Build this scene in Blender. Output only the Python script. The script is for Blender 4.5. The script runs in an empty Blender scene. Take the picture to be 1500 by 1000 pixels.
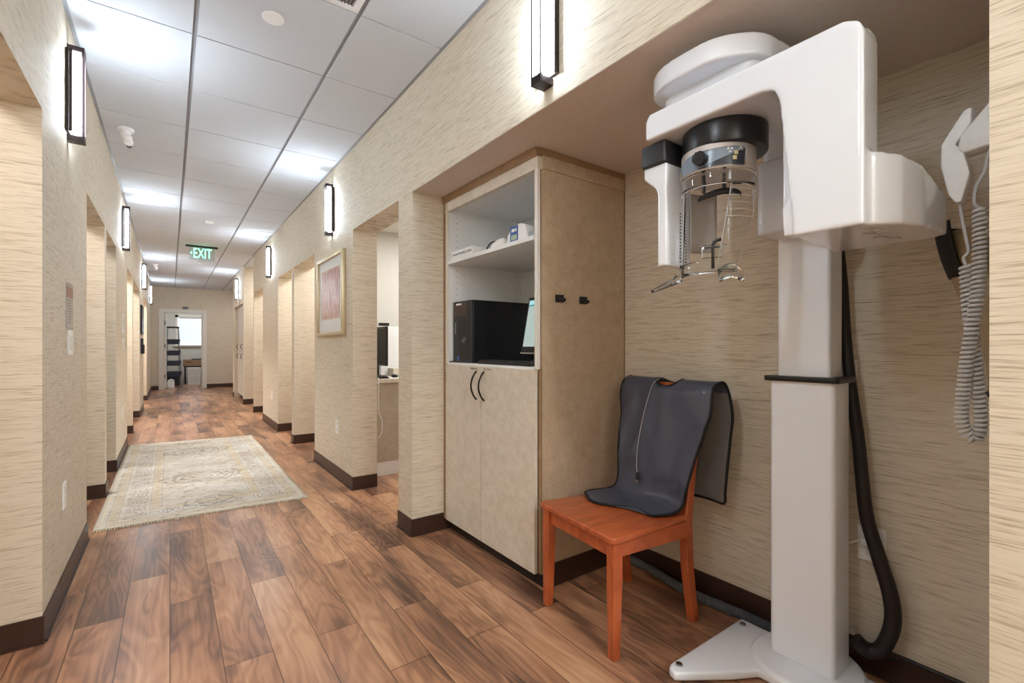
import bpy, bmesh, math, random
from mathutils import Vector, Matrix, noise
random.seed(7)
PI = math.pi
C = bpy.context.scene.collection
sc = bpy.context.scene

# ------------------------------------------------------------------ helpers
def lin(c):
    return tuple(((v/255)/12.92 if v/255 <= .04045 else ((v/255+.055)/1.055)**2.4) for v in c) + (1,)

class MB:
    """collects shapes into one bmesh"""
    def __init__(s): s.bm = bmesh.new()
    def box(s, x0, x1, y0, y1, z0, z1, bev=0, seg=2, rot=None, mi=0):
        r = bmesh.ops.create_cube(s.bm, size=1)
        vs = r['verts']
        c = Vector(((x0+x1)/2, (y0+y1)/2, (z0+z1)/2))
        for v in vs:
            v.co = Vector((v.co.x*(x1-x0), v.co.y*(y1-y0), v.co.z*(z1-z0)))
            if rot is not None: v.co = rot @ v.co
            v.co += c
        fs = list({f for v in vs for f in v.link_faces})
        for f in fs: f.material_index = mi
        if bev > 0:
            es = list({e for v in vs for e in v.link_edges})
            bmesh.ops.bevel(s.bm, geom=es, offset=bev, segments=seg, profile=.5, affect='EDGES')
        return s
    def prism(s, pts, axis, a0, a1, bev=0, seg=2, mi=0):
        """pts: 2D outline; axis 'x' -> pts are (y,z); 'y' -> (x,z); 'z' -> (x,y)"""
        def mk(p, a):
            return {'x': (a, p[0], p[1]), 'y': (p[0], a, p[1]), 'z': (p[0], p[1], a)}[axis]
        A = [s.bm.verts.new(mk(p, a0)) for p in pts]; B = [s.bm.verts.new(mk(p, a1)) for p in pts]
        fs = [s.bm.faces.new(A), s.bm.faces.new(B[::-1])]
        n = len(pts)
        for i in range(n):
            fs.append(s.bm.faces.new((A[(i+1) % n], A[i], B[i], B[(i+1) % n])))
        for f in fs: f.material_index = mi
        bmesh.ops.recalc_face_normals(s.bm, faces=fs)
        if bev > 0:
            es = list({e for v in A+B for e in v.link_edges})
            bmesh.ops.bevel(s.bm, geom=es, offset=bev, segments=seg, profile=.5, affect='EDGES')
        return s
    def cyl(s, c, r, h, axis='z', n=32, r2=None, bev=0, mi=0):
        r2 = r if r2 is None else r2
        res = bmesh.ops.create_cone(s.bm, cap_ends=True, segments=n, radius1=r, radius2=r2, depth=h)
        M = {'z': Matrix.Identity(3), 'x': Matrix.Rotation(PI/2, 3, 'Y'), 'y': Matrix.Rotation(-PI/2, 3, 'X')}[axis] if isinstance(axis, str) else axis
        for v in res['verts']: v.co = M @ v.co + Vector(c)
        fs = {f for v in res['verts'] for f in v.link_faces}
        for f in fs: f.material_index = mi
        if bev > 0:
            es = [e for e in {e for v in res['verts'] for e in v.link_edges} if any(len(f.verts) > 4 for f in e.link_faces)]
            bmesh.ops.bevel(s.bm, geom=es, offset=bev, segments=3, profile=.5, affect='EDGES')
        return s
    def sph(s, c, r, sx=1, sy=1, sz=1, n=20):
        res = bmesh.ops.create_uvsphere(s.bm, u_segments=n, v_segments=n//2, radius=r)
        for v in res['verts']: v.co = Vector((v.co.x*sx, v.co.y*sy, v.co.z*sz)) + Vector(c)
        return s
    def tube(s, pts, r, n=10, smooth=True, closed=False, sub=6, flat=None):
        P = [Vector(p) for p in pts]
        if smooth and len(P) > 2: P = catmull(P, sub, closed)
        N = len(P); rings = []
        up = Vector((0, 0, 1)); prev = None
        for i in range(N):
            if closed: t = P[(i+1) % N]-P[i-1]
            else: t = P[min(i+1, N-1)]-P[max(i-1, 0)]
            t.normalize()
            if prev is None:
                a = up if abs(t.dot(up)) < .9 else Vector((1, 0, 0))
                nrm = (a - t*a.dot(t)).normalized()
            else:
                nrm = (prev - t*prev.dot(t)).normalized()
            prev = nrm; b = t.cross(nrm)
            ri = r(i/(N-1)) if callable(r) else r
            fl = flat or 1
            rings.append([s.bm.verts.new(P[i]+nrm*math.cos(2*PI*k/n)*ri+b*math.sin(2*PI*k/n)*ri*fl) for k in range(n)])
        M = N if closed else N-1
        for i in range(M):
            A, B = rings[i], rings[(i+1) % N]
            for k in range(n): s.bm.faces.new((A[k], A[(k+1) % n], B[(k+1) % n], B[k]))
        if not closed:
            s.bm.faces.new(rings[0][::-1]); s.bm.faces.new(rings[-1])
        return s
    def grid(s, f, nu, nv):
        V = [[s.bm.verts.new(f(i/nu, j/nv)) for j in range(nv+1)] for i in range(nu+1)]
        for i in range(nu):
            for j in range(nv):
                s.bm.faces.new((V[i][j], V[i+1][j], V[i+1][j+1], V[i][j+1]))
        return s

def catmull(P, sub, closed=False):
    out = []; N = len(P); rng = N if closed else N-1
    for i in range(rng):
        if closed: a, b, c, d = P[i-1], P[i], P[(i+1) % N], P[(i+2) % N]
        else: a, b, c, d = P[max(i-1, 0)], P[i], P[i+1], P[min(i+2, N-1)]
        for k in range(sub):
            t = k/sub
            out.append(.5*((2*b)+(c-a)*t+(2*a-5*b+4*c-d)*t*t+(3*b-a-3*c+d)*t*t*t))
    if not closed: out.append(P[-1])
    return out

def origin_of(p):
    v = Vector((0, 0, 0))
    while p is not None: v += p.location; p = p.parent
    return v

def obj(name, mb, mat, parent=None, smooth=None, local=False, mats=None):
    """one mesh object; vertices are given in world space unless local"""
    me = bpy.data.meshes.new(name)
    bm = mb.bm
    bmesh.ops.recalc_face_normals(bm, faces=bm.faces)
    org = None
    if parent is not None and not local:
        org = origin_of(parent)
        for v in bm.verts: v.co -= org
    bm.to_mesh(me); bm.free()
    for m in (mats or [mat]): me.materials.append(m)
    o = bpy.data.objects.new(name, me); C.objects.link(o)
    if parent is not None: o.parent = parent
    if smooth:
        for p in me.polygons: p.use_smooth = True
        if smooth != 'all':
            try: me.set_sharp_from_angle(angle=math.radians(smooth if smooth is not True else 40))
            except Exception: pass
    return o

def recenter(o):
    """move a top-level mesh's origin to its base centre"""
    me = o.data
    xs = [v.co for v in me.vertices]
    c = Vector(((min(v.x for v in xs)+max(v.x for v in xs))/2, (min(v.y for v in xs)+max(v.y for v in xs))/2, min(v.z for v in xs)))
    me.transform(Matrix.Translation(-c)); o.location = c
    return o

def tag(o, label, cat, group=None):
    o['label'] = label; o['category'] = cat
    if group: o['group'] = group
    return o

def thing(name, label, cat, loc, rotz=0, group=None):
    o = bpy.data.objects.new(name, None); C.objects.link(o)
    o.empty_display_size = .05
    o.location = loc; o.rotation_euler = (0, 0, rotz)
    return tag(o, label, cat, group)

def struct(name, mb, mat, parent=None, mats=None, smooth=None):
    o = obj(name, mb, mat, parent, mats=mats, smooth=smooth)
    if parent is None: o['kind'] = 'structure'
    return o

def dup(root, loc, rotz, label):
    r = root.copy(); C.objects.link(r); r.location = loc; r.rotation_euler = (0, 0, rotz); r['label'] = label
    for ch in [o for o in C.objects if o.parent == root]:
        c = ch.copy(); C.objects.link(c); c.parent = r
        for g in [o for o in C.objects if o.parent == ch]:
            d = g.copy(); C.objects.link(d); d.parent = c
    return r

def text(name, body, size, mat, parent, M, depth=.0006):
    cu = bpy.data.curves.new(name, 'FONT'); cu.body = body; cu.size = size
    cu.align_x = 'CENTER'; cu.align_y = 'CENTER'; cu.extrude = depth
    to = bpy.data.objects.new(name, cu); C.objects.link(to)
    bpy.context.view_layer.update()
    me = bpy.data.meshes.new_from_object(to.evaluated_get(bpy.context.evaluated_depsgraph_get()))
    bpy.data.objects.remove(to); bpy.data.curves.remove(cu)
    me.name = name
    me.transform(M)
    if parent is not None: me.transform(Matrix.Translation(-origin_of(parent)))
    me.materials.clear(); me.materials.append(mat)
    o = bpy.data.objects.new(name, me); C.objects.link(o); o.parent = parent
    return o

def frame_at(loc, right, up):
    """matrix mapping text x->right, y->up"""
    r = Vector(right).normalized(); u = Vector(up).normalized(); n = r.cross(u)
    M = Matrix(((r.x, u.x, n.x, loc[0]), (r.y, u.y, n.y, loc[1]), (r.z, u.z, n.z, loc[2]), (0, 0, 0, 1)))
    return M

# ------------------------------------------------------------------ materials
def mat(name, col, rough=.5, metal=0, spec=.5, coat=0, bump=None, emit=None, trans=0, ior=1.45, alpha=1):
    m = bpy.data.materials.new(name); m.use_nodes = True
    nt = m.node_tree; b = nt.nodes['Principled BSDF']
    b.inputs['Base Color'].default_value = lin(col)
    b.inputs['Roughness'].default_value = rough; b.inputs['Metallic'].default_value = metal
    b.inputs['Specular IOR Level'].default_value = spec
    b.inputs['Coat Weight'].default_value = coat
    b.inputs['Transmission Weight'].default_value = trans; b.inputs['IOR'].default_value = ior
    b.inputs['Alpha'].default_value = alpha
    if emit:
        b.inputs['Emission Color'].default_value = lin(emit[0]); b.inputs['Emission Strength'].default_value = emit[1]
    # a faint procedural variation on every surface
    n = nt.nodes.new('ShaderNodeTexNoise'); n.inputs['Scale'].default_value = (bump[0] if bump else 60)
    n.inputs['Detail'].default_value = 3
    tc = nt.nodes.new('ShaderNodeTexCoord'); nt.links.new(tc.outputs['Object'], n.inputs['Vector'])
    mx = nt.nodes.new('ShaderNodeMix'); mx.data_type = 'RGBA'; mx.blend_type = 'MULTIPLY'
    mx.inputs['Factor'].default_value = 1
    mr = nt.nodes.new('ShaderNodeMapRange'); v = bump[2] if bump and len(bump) > 2 else .03
    mr.inputs['To Min'].default_value = 1-v; mr.inputs['To Max'].default_value = 1+v
    mr.inputs['From Min'].default_value = .3; mr.inputs['From Max'].default_value = .7
    nt.links.new(n.outputs['Fac'], mr.inputs['Value'])
    mx.inputs[6].default_value = lin(col); nt.links.new(mr.outputs['Result'], mx.inputs[7])
    nt.links.new(mx.outputs[2], b.inputs['Base Color'])
    if bump:
        bp = nt.nodes.new('ShaderNodeBump'); bp.inputs['Strength'].default_value = bump[1]; bp.inputs['Distance'].default_value = .002
        nt.links.new(n.outputs['Fac'], bp.inputs['Height']); nt.links.new(bp.outputs['Normal'], b.inputs['Normal'])
    return m

def nodes(m):
    nt = m.node_tree
    def N(t, **k):
        n = nt.nodes.new(t)
        for a, v in k.items(): setattr(n, a, v)
        return n
    return nt, N, nt.links.new

def ramp(N, stops, interp='LINEAR'):
    r = N('ShaderNodeValToRGB'); cr = r.color_ramp; cr.interpolation = interp
    while len(cr.elements) > 1: cr.elements.remove(cr.elements[-1])
    cr.elements[0].position = stops[0][0]; cr.elements[0].color = stops[0][1]
    for p, c in stops[1:]:
        e = cr.elements.new(p); e.color = c
    return r

def wallpaper():
    m = bpy.data.materials.new('grasscloth wallpaper'); m.use_nodes = True
    nt, N, L = nodes(m); b = nt.nodes['Principled BSDF']
    g = N('ShaderNodeNewGeometry')
    # slight waviness of the woven strands
    wn = N('ShaderNodeTexNoise'); wn.inputs['Scale'].default_value = 9; wn.inputs['Detail'].default_value = 2
    L(g.outputs['Position'], wn.inputs['Vector'])
    sep = N('ShaderNodeSeparateXYZ'); L(g.outputs['Position'], sep.inputs[0])
    ad = N('ShaderNodeMath', operation='MULTIPLY_ADD'); ad.inputs[1].default_value = .004
    L(wn.outputs['Fac'], ad.inputs[0]); L(sep.outputs['Z'], ad.inputs[2])
    cmb = N('ShaderNodeCombineXYZ'); L(sep.outputs['X'], cmb.inputs[0]); L(sep.outputs['Y'], cmb.inputs[1]); L(ad.outputs[0], cmb.inputs[2])
    facs = []
    for sxy, sz, det in ((10, 330, 3), (22, 700, 2), (3.5, 110, 1)):
        mp = N('ShaderNodeMapping'); mp.inputs['Scale'].default_value = (sxy, sxy, sz); L(cmb.outputs[0], mp.inputs['Vector'])
        n = N('ShaderNodeTexNoise'); n.inputs['Scale'].default_value = 1; n.inputs['Detail'].default_value = det
        L(mp.outputs[0], n.inputs['Vector']); facs.append(n)
    a = N('ShaderNodeMath', operation='MULTIPLY_ADD'); a.inputs[1].default_value = .6; L(facs[1].outputs['Fac'], a.inputs[0])
    a2 = N('ShaderNodeMath', operation='MULTIPLY'); a2.inputs[1].default_value = .25; L(facs[2].outputs['Fac'], a2.inputs[0]); 
    L(facs[0].outputs['Fac'], a.inputs[2])
    a3 = N('ShaderNodeMath', operation='ADD'); L(a.outputs[0], a3.inputs[0]); L(a2.outputs[0], a3.inputs[1])
    r = ramp(N, [(.0, lin((156, 142, 120))), (.26, lin((190, 177, 156))), (.42, lin((210, 198, 179))), (.56, lin((215, 204, 186))), (1, lin((219, 209, 192)))])
    mr = N('ShaderNodeMapRange'); mr.inputs['From Min'].default_value = .60; mr.inputs['From Max'].default_value = 1.25
    L(a3.outputs[0], mr.inputs['Value']); L(mr.outputs[0], r.inputs['Fac'])
    L(r.outputs['Color'], b.inputs['Base Color'])
    b.inputs['Roughness'].default_value = .62; b.inputs['Specular IOR Level'].default_value = .25
    bp = N('ShaderNodeBump'); bp.inputs['Strength'].default_value = .15; bp.inputs['Distance'].default_value = .001
    L(a3.outputs[0], bp.inputs['Height']); L(bp.outputs[0], b.inputs['Normal'])
    return m

def wood_floor():
    m = bpy.data.materials.new('walnut plank floor'); m.use_nodes = True
    nt, N, L = nodes(m); b = nt.nodes['Principled BSDF']
    g = N('ShaderNodeNewGeometry'); sep = N('ShaderNodeSeparateXYZ'); L(g.outputs['Position'], sep.inputs[0])
    cmb = N('ShaderNodeCombineXYZ'); L(sep.outputs['Y'], cmb.inputs[0]); L(sep.outputs['X'], cmb.inputs[1])
    def brick(c1, c2, mortar, ms):
        t = N('ShaderNodeTexBrick'); t.offset = .37; t.offset_frequency = 2; t.squash = 1
        t.inputs['Scale'].default_value = 1; t.inputs['Brick Width'].default_value = .95; t.inputs['Row Height'].default_value = .152
        t.inputs['Mortar Size'].default_value = ms; t.inputs['Mortar Smooth'].default_value = .1
        t.inputs['Color1'].default_value = c1; t.inputs['Color2'].default_value = c2; t.inputs['Mortar'].default_value = mortar
        L(cmb.outputs[0], t.inputs['Vector']); return t
    rnd = brick((0, 0, 0, 1), (1, 1, 1, 1), (.5, .5, .5, 1), 0)
    sm = N('ShaderNodeMath', operation='MULTIPLY'); sm.inputs[1].default_value = 37; L(rnd.outputs['Color'], sm.inputs[0])
    # grain coordinates, shifted per plank
    mp = N('ShaderNodeMapping'); mp.inputs['Scale'].default_value = (5.2, .95, 1); L(g.outputs['Position'], mp.inputs['Vector'])
    c2 = N('ShaderNodeCombineXYZ'); L(sm.outputs[0], c2.inputs[2]); L(sm.outputs[0], c2.inputs[1])
    va = N('ShaderNodeVectorMath', operation='ADD'); L(mp.outputs[0], va.inputs[0]); L(c2.outputs[0], va.inputs[1])
    n1 = N('ShaderNodeTexNoise'); n1.inputs['Scale'].default_value = 1.5; n1.inputs['Detail'].default_value = 2; n1.inputs['Distortion'].default_value = .5
    L(va.outputs[0], n1.inputs['Vector'])
    # growth rings: sine of the low noise
    rg = N('ShaderNodeMath', operation='MULTIPLY'); rg.inputs[1].default_value = 60; L(n1.outputs['Fac'], rg.inputs[0])
    sn = N('ShaderNodeMath', operation='SINE'); L(rg.outputs[0], sn.inputs[0])
    mp2 = N('ShaderNodeMapping'); mp2.inputs['Scale'].default_value = (75, 2.2, 1); L(g.outputs['Position'], mp2.inputs['Vector'])
    n2 = N('ShaderNodeTexNoise'); n2.inputs['Scale'].default_value = 1; n2.inputs['Detail'].default_value = 4; L(mp2.outputs[0], n2.inputs['Vector'])
    n3 = N('ShaderNodeTexNoise'); n3.inputs['Scale'].default_value = 1.1; n3.inputs['Detail'].default_value = 3; L(va.outputs[0], n3.inputs['Vector'])
    # combined tone
    t1 = N('ShaderNodeMath', operation='MULTIPLY_ADD'); t1.inputs[1].default_value = .05; L(sn.outputs[0], t1.inputs[0]); L(n3.outputs['Fac'], t1.inputs[2])
    t2 = N('ShaderNodeMath', operation='MULTIPLY_ADD'); t2.inputs[1].default_value = .3; L(n2.outputs['Fac'], t2.inputs[0]); L(t1.outputs[0], t2.inputs[2])
    t3 = N('ShaderNodeMath', operation='MULTIPLY_ADD'); t3.inputs[1].default_value = .17; L(rnd.outputs['Color'], t3.inputs[0]); L(t2.outputs[0], t3.inputs[2])
    mr = N('ShaderNodeMapRange'); mr.inputs['From Min'].default_value = .49; mr.inputs['From Max'].default_value = .96; L(t3.outputs[0], mr.inputs['Value'])
    r = ramp(N, [(0, lin((88, 62, 49))), (.28, lin((126, 90, 70))), (.52, lin((158, 114, 86))), (.78, lin((180, 134, 102))), (1, lin((194, 152, 118)))])
    L(mr.outputs[0], r.inputs['Fac'])
    seam = brick((1, 1, 1, 1), (1, 1, 1, 1), (.32, .28, .26, 1), .0018)
    mx = N('ShaderNodeMix', data_type='RGBA', blend_type='MULTIPLY'); mx.inputs['Factor'].default_value = 1
    L(r.outputs['Color'], mx.inputs[6]); L(seam.outputs['Color'], mx.inputs[7]); L(mx.outputs[2], b.inputs['Base Color'])
    rr = N('ShaderNodeMapRange'); rr.inputs['To Min'].default_value = .25; rr.inputs['To Max'].default_value = .34; L(n2.outputs['Fac'], rr.inputs['Value'])
    L(rr.outputs[0], b.inputs['Roughness']); b.inputs['Specular IOR Level'].default_value = .5
    bp = N('ShaderNodeBump'); bp.inputs['Strength'].default_value = .02; bp.inputs['Distance'].default_value = .001
    L(t2.outputs[0], bp.inputs['Height']); L(bp.outputs[0], b.inputs['Normal'])
    return m

def rug_mat(w, l):
    m = bpy.data.materials.new('faded woven rug'); m.use_nodes = True
    nt, N, L = nodes(m); b = nt.nodes['Principled BSDF']
    tc = N('ShaderNodeTexCoord'); sep = N('ShaderNodeSeparateXYZ'); L(tc.outputs['Object'], sep.inputs[0])
    def mth(op, a, bb=None, cc=None):
        n = N('ShaderNodeMath', operation=op)
        for i, v in enumerate((a, bb, cc)):
            if v is None: continue
            if isinstance(v, (int, float)): n.inputs[i].default_value = v
            else: L(v, n.inputs[i])
        return n.outputs[0]
    ax = mth('ABSOLUTE', sep.outputs['X']); ay = mth('ABSOLUTE', sep.outputs['Y'])
    dx = mth('SUBTRACT', w/2, ax); dy = mth('SUBTRACT', l/2, ay)   # distance from edge
    d = mth('MINIMUM', dx, dy)
    def nz(scale, sx, sy, det=3):
        mp = N('ShaderNodeMapping'); mp.inputs['Scale'].default_value = (sx, sy, 1); L(tc.outputs['Object'], mp.inputs['Vector'])
        n = N('ShaderNodeTexNoise'); n.inputs['Scale'].default_value = scale; n.inputs['Detail'].default_value = det; L(mp.outputs[0], n.inputs['Vector']); return n.outputs['Fac']
    def mix(fac, a, bb, blend='MIX'):
        x = N('ShaderNodeMix', data_type='RGBA', blend_type=blend)
        if isinstance(fac, (int, float)): x.inputs['Factor'].default_value = fac
        else: L(fac, x.inputs['Factor'])
        for i, v in ((6, a), (7, bb)):
            if isinstance(v, tuple): x.inputs[i].default_value = v
            else: L(v, x.inputs[i])
        return x.outputs[2]
    base = ramp(N, [(.3, lin((194, 185, 170))), (.5, lin((212, 207, 198))), (.7, lin((220, 218, 213)))]); L(nz(3, 1, 1.5), base.inputs['Fac'])
    col = base.outputs['Color']
    def band(lo, hi, src):
        a = mth('GREATER_THAN', src, lo); c = mth('LESS_THAN', src, hi); return mth('MULTIPLY', a, c)
    def thr(v, lo, hi):
        mr = N('ShaderNodeMapRange'); mr.inputs['From Min'].default_value = lo; mr.inputs['From Max'].default_value = hi; L(v, mr.inputs['Value']); return mr.outputs[0]
    # muted blotches
    col = mix(mth('MULTIPLY', thr(nz(9, 1, 2.2), .52, .7), .38), col, lin((170, 150, 125)))
    col = mix(mth('MULTIPLY', thr(nz(14, 1, 2), .6, .72), .45), col, lin((176, 140, 124)))
    # dark and blue flecks in the field
    vo = N('ShaderNodeTexVoronoi'); vo.inputs['Scale'].default_value = 17; mp = N('ShaderNodeMapping'); mp.inputs['Scale'].default_value = (1, 2, 1)
    L(tc.outputs['Object'], mp.inputs['Vector']); L(mp.outputs[0], vo.inputs['Vector'])
    fl = mth('LESS_THAN', vo.outputs['Distance'], .2); gate = mth('GREATER_THAN', nz(7, 1, 1), .44)
    col = mix(mth('MULTIPLY', mth('MULTIPLY', fl, gate), .8), col, lin((96, 96, 108)))
    fl2 = band(.32, .42, vo.outputs['Distance'])
    col = mix(mth('MULTIPLY', mth('MULTIPLY', fl2, gate), .3), col, lin((150, 128, 96)))
    # medallions
    for cy, rad in ((-.42, .22), (.75, .22), (-1.2, .12), (1.3, .12)):
        yy = mth('SUBTRACT', sep.outputs['Y'], cy)
        rr = mth('SQRT', mth('ADD', mth('MULTIPLY', mth('MULTIPLY', sep.outputs['X'], sep.outputs['X']), .5), mth('MULTIPLY', yy, yy)))
        ringv = mth('MULTIPLY', mth('LESS_THAN', rr, rad), thr(mth('SINE', mth('MULTIPLY', mth('ADD', rr, mth('MULTIPLY', nz(11, 1, 1), .12)), 130)), .1, .8))
        col = mix(mth('MULTIPLY', ringv, .55), col, lin((120, 112, 108)))
    # borders
    st = thr(nz(60, 1, 1), .4, .6)
    for lo, hi, c, f in ((.0, .035, (214, 205, 186), .9), (.06, .10, (200, 182, 146), .5), (.27, .315, (204, 184, 144), .5)):
        msk = band(lo, hi, d)
        mot = mth('ADD', mth('MULTIPLY', st, .4), .6)
        col = mix(mth('MULTIPLY', mth('MULTIPLY', msk, mot), f), col, lin(c))
    for lo, hi in ((.052, .056), (.104, .108), (.262, .266), (.324, .328)):
        col = mix(mth('MULTIPLY', band(lo, hi, d), .45), col, lin((140, 120, 90)))
    # rosettes in the main border
    v2 = N('ShaderNodeTexVoronoi'); v2.inputs['Scale'].default_value = 6.2; v2.inputs['Randomness'].default_value = .35; L(tc.outputs['Object'], v2.inputs['Vector'])
    ros = mth('MULTIPLY', band(.13, .245, d), thr(mth('SINE', mth('MULTIPLY', v2.outputs['Distance'], 45)), .3, .9))
    col = mix(mth('MULTIPLY', ros, .5), col, lin((118, 104, 100)))
    # woven speckle
    col = mix(mth('MULTIPLY', thr(nz(150, 1, 1.5), .45, .65), .14), col, lin((120, 105, 90)))
    L(col, b.inputs['Base Color']); b.inputs['Roughness'].default_value = .95; b.inputs['Specular IOR Level'].default_value = .1
    bp = N('ShaderNodeBump'); bp.inputs['Strength'].default_value = .5; bp.inputs['Distance'].default_value = .003
    L(nz(220, 1, 1), bp.inputs['Height']); L(bp.outputs[0], b.inputs['Normal'])
    return m

def wood_orange():
    m = bpy.data.materials.new('cherry stained wood'); m.use_nodes = True
    nt, N, L = nodes(m); b = nt.nodes['Principled BSDF']
    tc = N('ShaderNodeTexCoord'); mp = N('ShaderNodeMapping'); mp.inputs['Scale'].default_value = (3, 16, 3); L(tc.outputs['Object'], mp.inputs['Vector'])
    n = N('ShaderNodeTexNoise'); n.inputs['Scale'].default_value = 2.2; n.inputs['Detail'].default_value = 4; n.inputs['Distortion'].default_value = .6; L(mp.outputs[0], n.inputs['Vector'])
    r = ramp(N, [(.2, lin((136, 62, 30))), (.5, lin((178, 88, 48))), (.8, lin((196, 104, 58)))]); L(n.outputs['Fac'], r.inputs['Fac'])
    L(r.outputs['Color'], b.inputs['Base Color']); b.inputs['Roughness'].default_value = .32; b.inputs['Coat Weight'].default_value = .25
    return m

def laminate(name, c1, c2):
    m = bpy.data.materials.new(name); m.use_nodes = True
    nt, N, L = nodes(m); b = nt.nodes['Principled BSDF']
    g = N('ShaderNodeNewGeometry')
    n = N('ShaderNodeTexNoise'); n.inputs['Scale'].default_value = 120; n.inputs['Detail'].default_value = 4; L(g.outputs['Position'], n.inputs['Vector'])
    n2 = N('ShaderNodeTexNoise'); n2.inputs['Scale'].default_value = 22; n2.inputs['Detail'].default_value = 3; L(g.outputs['Position'], n2.inputs['Vector'])
    a = N('ShaderNodeMath', operation='ADD'); L(n.outputs['Fac'], a.inputs[0]); L(n2.outputs['Fac'], a.inputs[1])
    mr = N('ShaderNodeMapRange'); mr.inputs['From Min'].default_value = .7; mr.inputs['From Max'].default_value = 1.3; L(a.outputs[0], mr.inputs['Value'])
    r = ramp(N, [(0, lin(c1)), (1, lin(c2))]); L(mr.outputs[0], r.inputs['Fac']); L(r.outputs['Color'], b.inputs['Base Color'])
    b.inputs['Roughness'].default_value = .42
    return m

def tile_mat():
    m = mat('ceiling tile', (208, 212, 218), .9, spec=.1, bump=(260, .25, .03))
    return m

def art_mat():
    m = bpy.data.materials.new('mauve print'); m.use_nodes = True
    nt, N, L = nodes(m); b = nt.nodes['Principled BSDF']
    tc = N('ShaderNodeTexCoord'); mp = N('ShaderNodeMapping'); mp.inputs['Scale'].default_value = (1, 3.2, 1.3); L(tc.outputs['Object'], mp.inputs['Vector'])
    n = N('ShaderNodeTexNoise'); n.inputs['Scale'].default_value = 3.4; n.inputs['Detail'].default_value = 3; n.inputs['Distortion'].default_value = 1.2; L(mp.outputs[0], n.inputs['Vector'])
    r = ramp(N, [(.25, lin((116, 62, 54))), (.42, lin((178, 124, 116))), (.55, lin((206, 172, 166))), (.68, lin((168, 108, 98))), (.8, lin((224, 206, 200)))]); L(n.outputs['Fac'], r.inputs['Fac'])
    L(r.outputs['Color'], b.inputs['Base Color']); b.inputs['Roughness'].default_value = .3
    return m

def emis(name, col, s):
    m = bpy.data.materials.new(name); m.use_nodes = True
    nt = m.node_tree; b = nt.nodes['Principled BSDF']
    b.inputs['Base Color'].default_value = (.8, .8, .8, 1); b.inputs['Emission Color'].default_value = lin(col); b.inputs['Emission Strength'].default_value = s
    return m

def glass(name, col=(255, 255, 255), rough=.02, ior=1.3):
    m = bpy.data.materials.new(name); m.use_nodes = True
    nt, N, L = nodes(m); b = nt.nodes['Principled BSDF']
    b.inputs['Base Color'].default_value = lin(col); b.inputs['Roughness'].default_value = rough
    b.inputs['Transmission Weight'].default_value = 1; b.inputs['IOR'].default_value = ior
    return m

def screen_mat():
    m = bpy.data.materials.new('lit screen'); m.use_nodes = True
    nt, N, L = nodes(m); b = nt.nodes['Principled BSDF']
    b.inputs['Base Color'].default_value = (.02, .02, .02, 1); b.inputs['Roughness'].default_value = .2
    tc = N('ShaderNodeTexCoord'); s = N('ShaderNodeSeparateXYZ'); L(tc.outputs['Generated'], s.inputs[0])
    r = ramp(N, [(0, lin((150, 165, 160))), (.86, lin((178, 198, 190))), (.865, lin((60, 130, 128))), (.9, lin((60, 130, 128))), (.905, lin((150, 190, 196)))], 'CONSTANT')
    L(s.outputs['Z'], r.inputs['Fac']); L(r.outputs['Color'], b.inputs['Emission Color']); b.inputs['Emission Strength'].default_value = .42
    return m

WP = wallpaper(); FLOOR = wood_floor(); TILE = tile_mat(); ORANGE = wood_orange(); ART = art_mat()
M = {}
M['base'] = mat('dark brown vinyl base', (62, 42, 34), .35, bump=(20, .05, .06))
M['tbar'] = mat('grey ceiling grid', (150, 153, 158), .5, metal=.0)
M['soffit'] = mat('painted soffit', (214, 203, 194), .75)
M['paint'] = mat('pale wall paint', (206, 203, 196), .8)
M['white'] = mat('white enamel', (236, 240, 248), .28, coat=.5, bump=(60, 0, .004))
M['gloss'] = mat('glossy white plastic', (228, 232, 240), .16, coat=.7, bump=(60, 0, .004))
M['offwhite'] = mat('white plastic', (238, 238, 238), .4)
M['trimw'] = mat('white trim paint', (224, 220, 212), .5)
M['melamine'] = mat('white melamine', (230, 232, 233), .45)
M['black'] = mat('black plastic', (22, 22, 24), .3)
M['blackm'] = mat('matt black rubber', (26, 24, 25), .6)
M['gblack'] = mat('satin charcoal plastic', (42, 42, 46), .38)
M['bronze'] = mat('dark bronze metal', (52, 42, 42), .35, metal=.6)
M['brown'] = mat('dark handle metal', (40, 28, 24), .3, metal=.6)
M['chrome'] = mat('bright metal', (190, 190, 192), .22, metal=1)
M['steel'] = mat('brushed steel', (150, 152, 156), .35, metal=1)
M['gold'] = mat('pale gold frame', (206, 190, 156), .35, metal=.5)
M['mat'] = mat('picture mount', (222, 222, 224), .35)
M['lamdoor'] = laminate('beige laminate door', (202, 192, 176), (222, 214, 201))
M['lamside'] = laminate('tan laminate panel', (178, 155, 128), (200, 179, 153))
M['lamtrim'] = laminate('brown edge trim', (140, 112, 82), (160, 130, 98))
M['kick'] = mat('black toe kick', (34, 28, 26), .4)
M['apron'] = mat('navy grey coated cloth', (74, 78, 94), .3, bump=(9, .9, .05))
M['piping'] = mat('black binding', (16, 15, 18), .7)
M['flap'] = mat('grey cloth lining', (110, 106, 104), .8)
M['khaki'] = mat('khaki cloth', (166, 150, 122), .85, bump=(16, .3, .05))
M['cord'] = mat('pale grey cord', (196, 196, 198), .4)
M['conduit'] = mat('grey ribbed conduit', (92, 96, 102), .4)
M['hose'] = mat('black cable sleeve', (30, 24, 24), .5, bump=(40, .3, .1))
M['clear'] = glass('clear acrylic', (250, 252, 253), .02, 1.25)
M['clearb'] = glass('thick clear acrylic', (240, 244, 247), .08, 1.4)
M['line'] = mat('etched line', (226, 226, 226), .6)
M['panel'] = mat('slate control panel', (120, 132, 148), .25)
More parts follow.
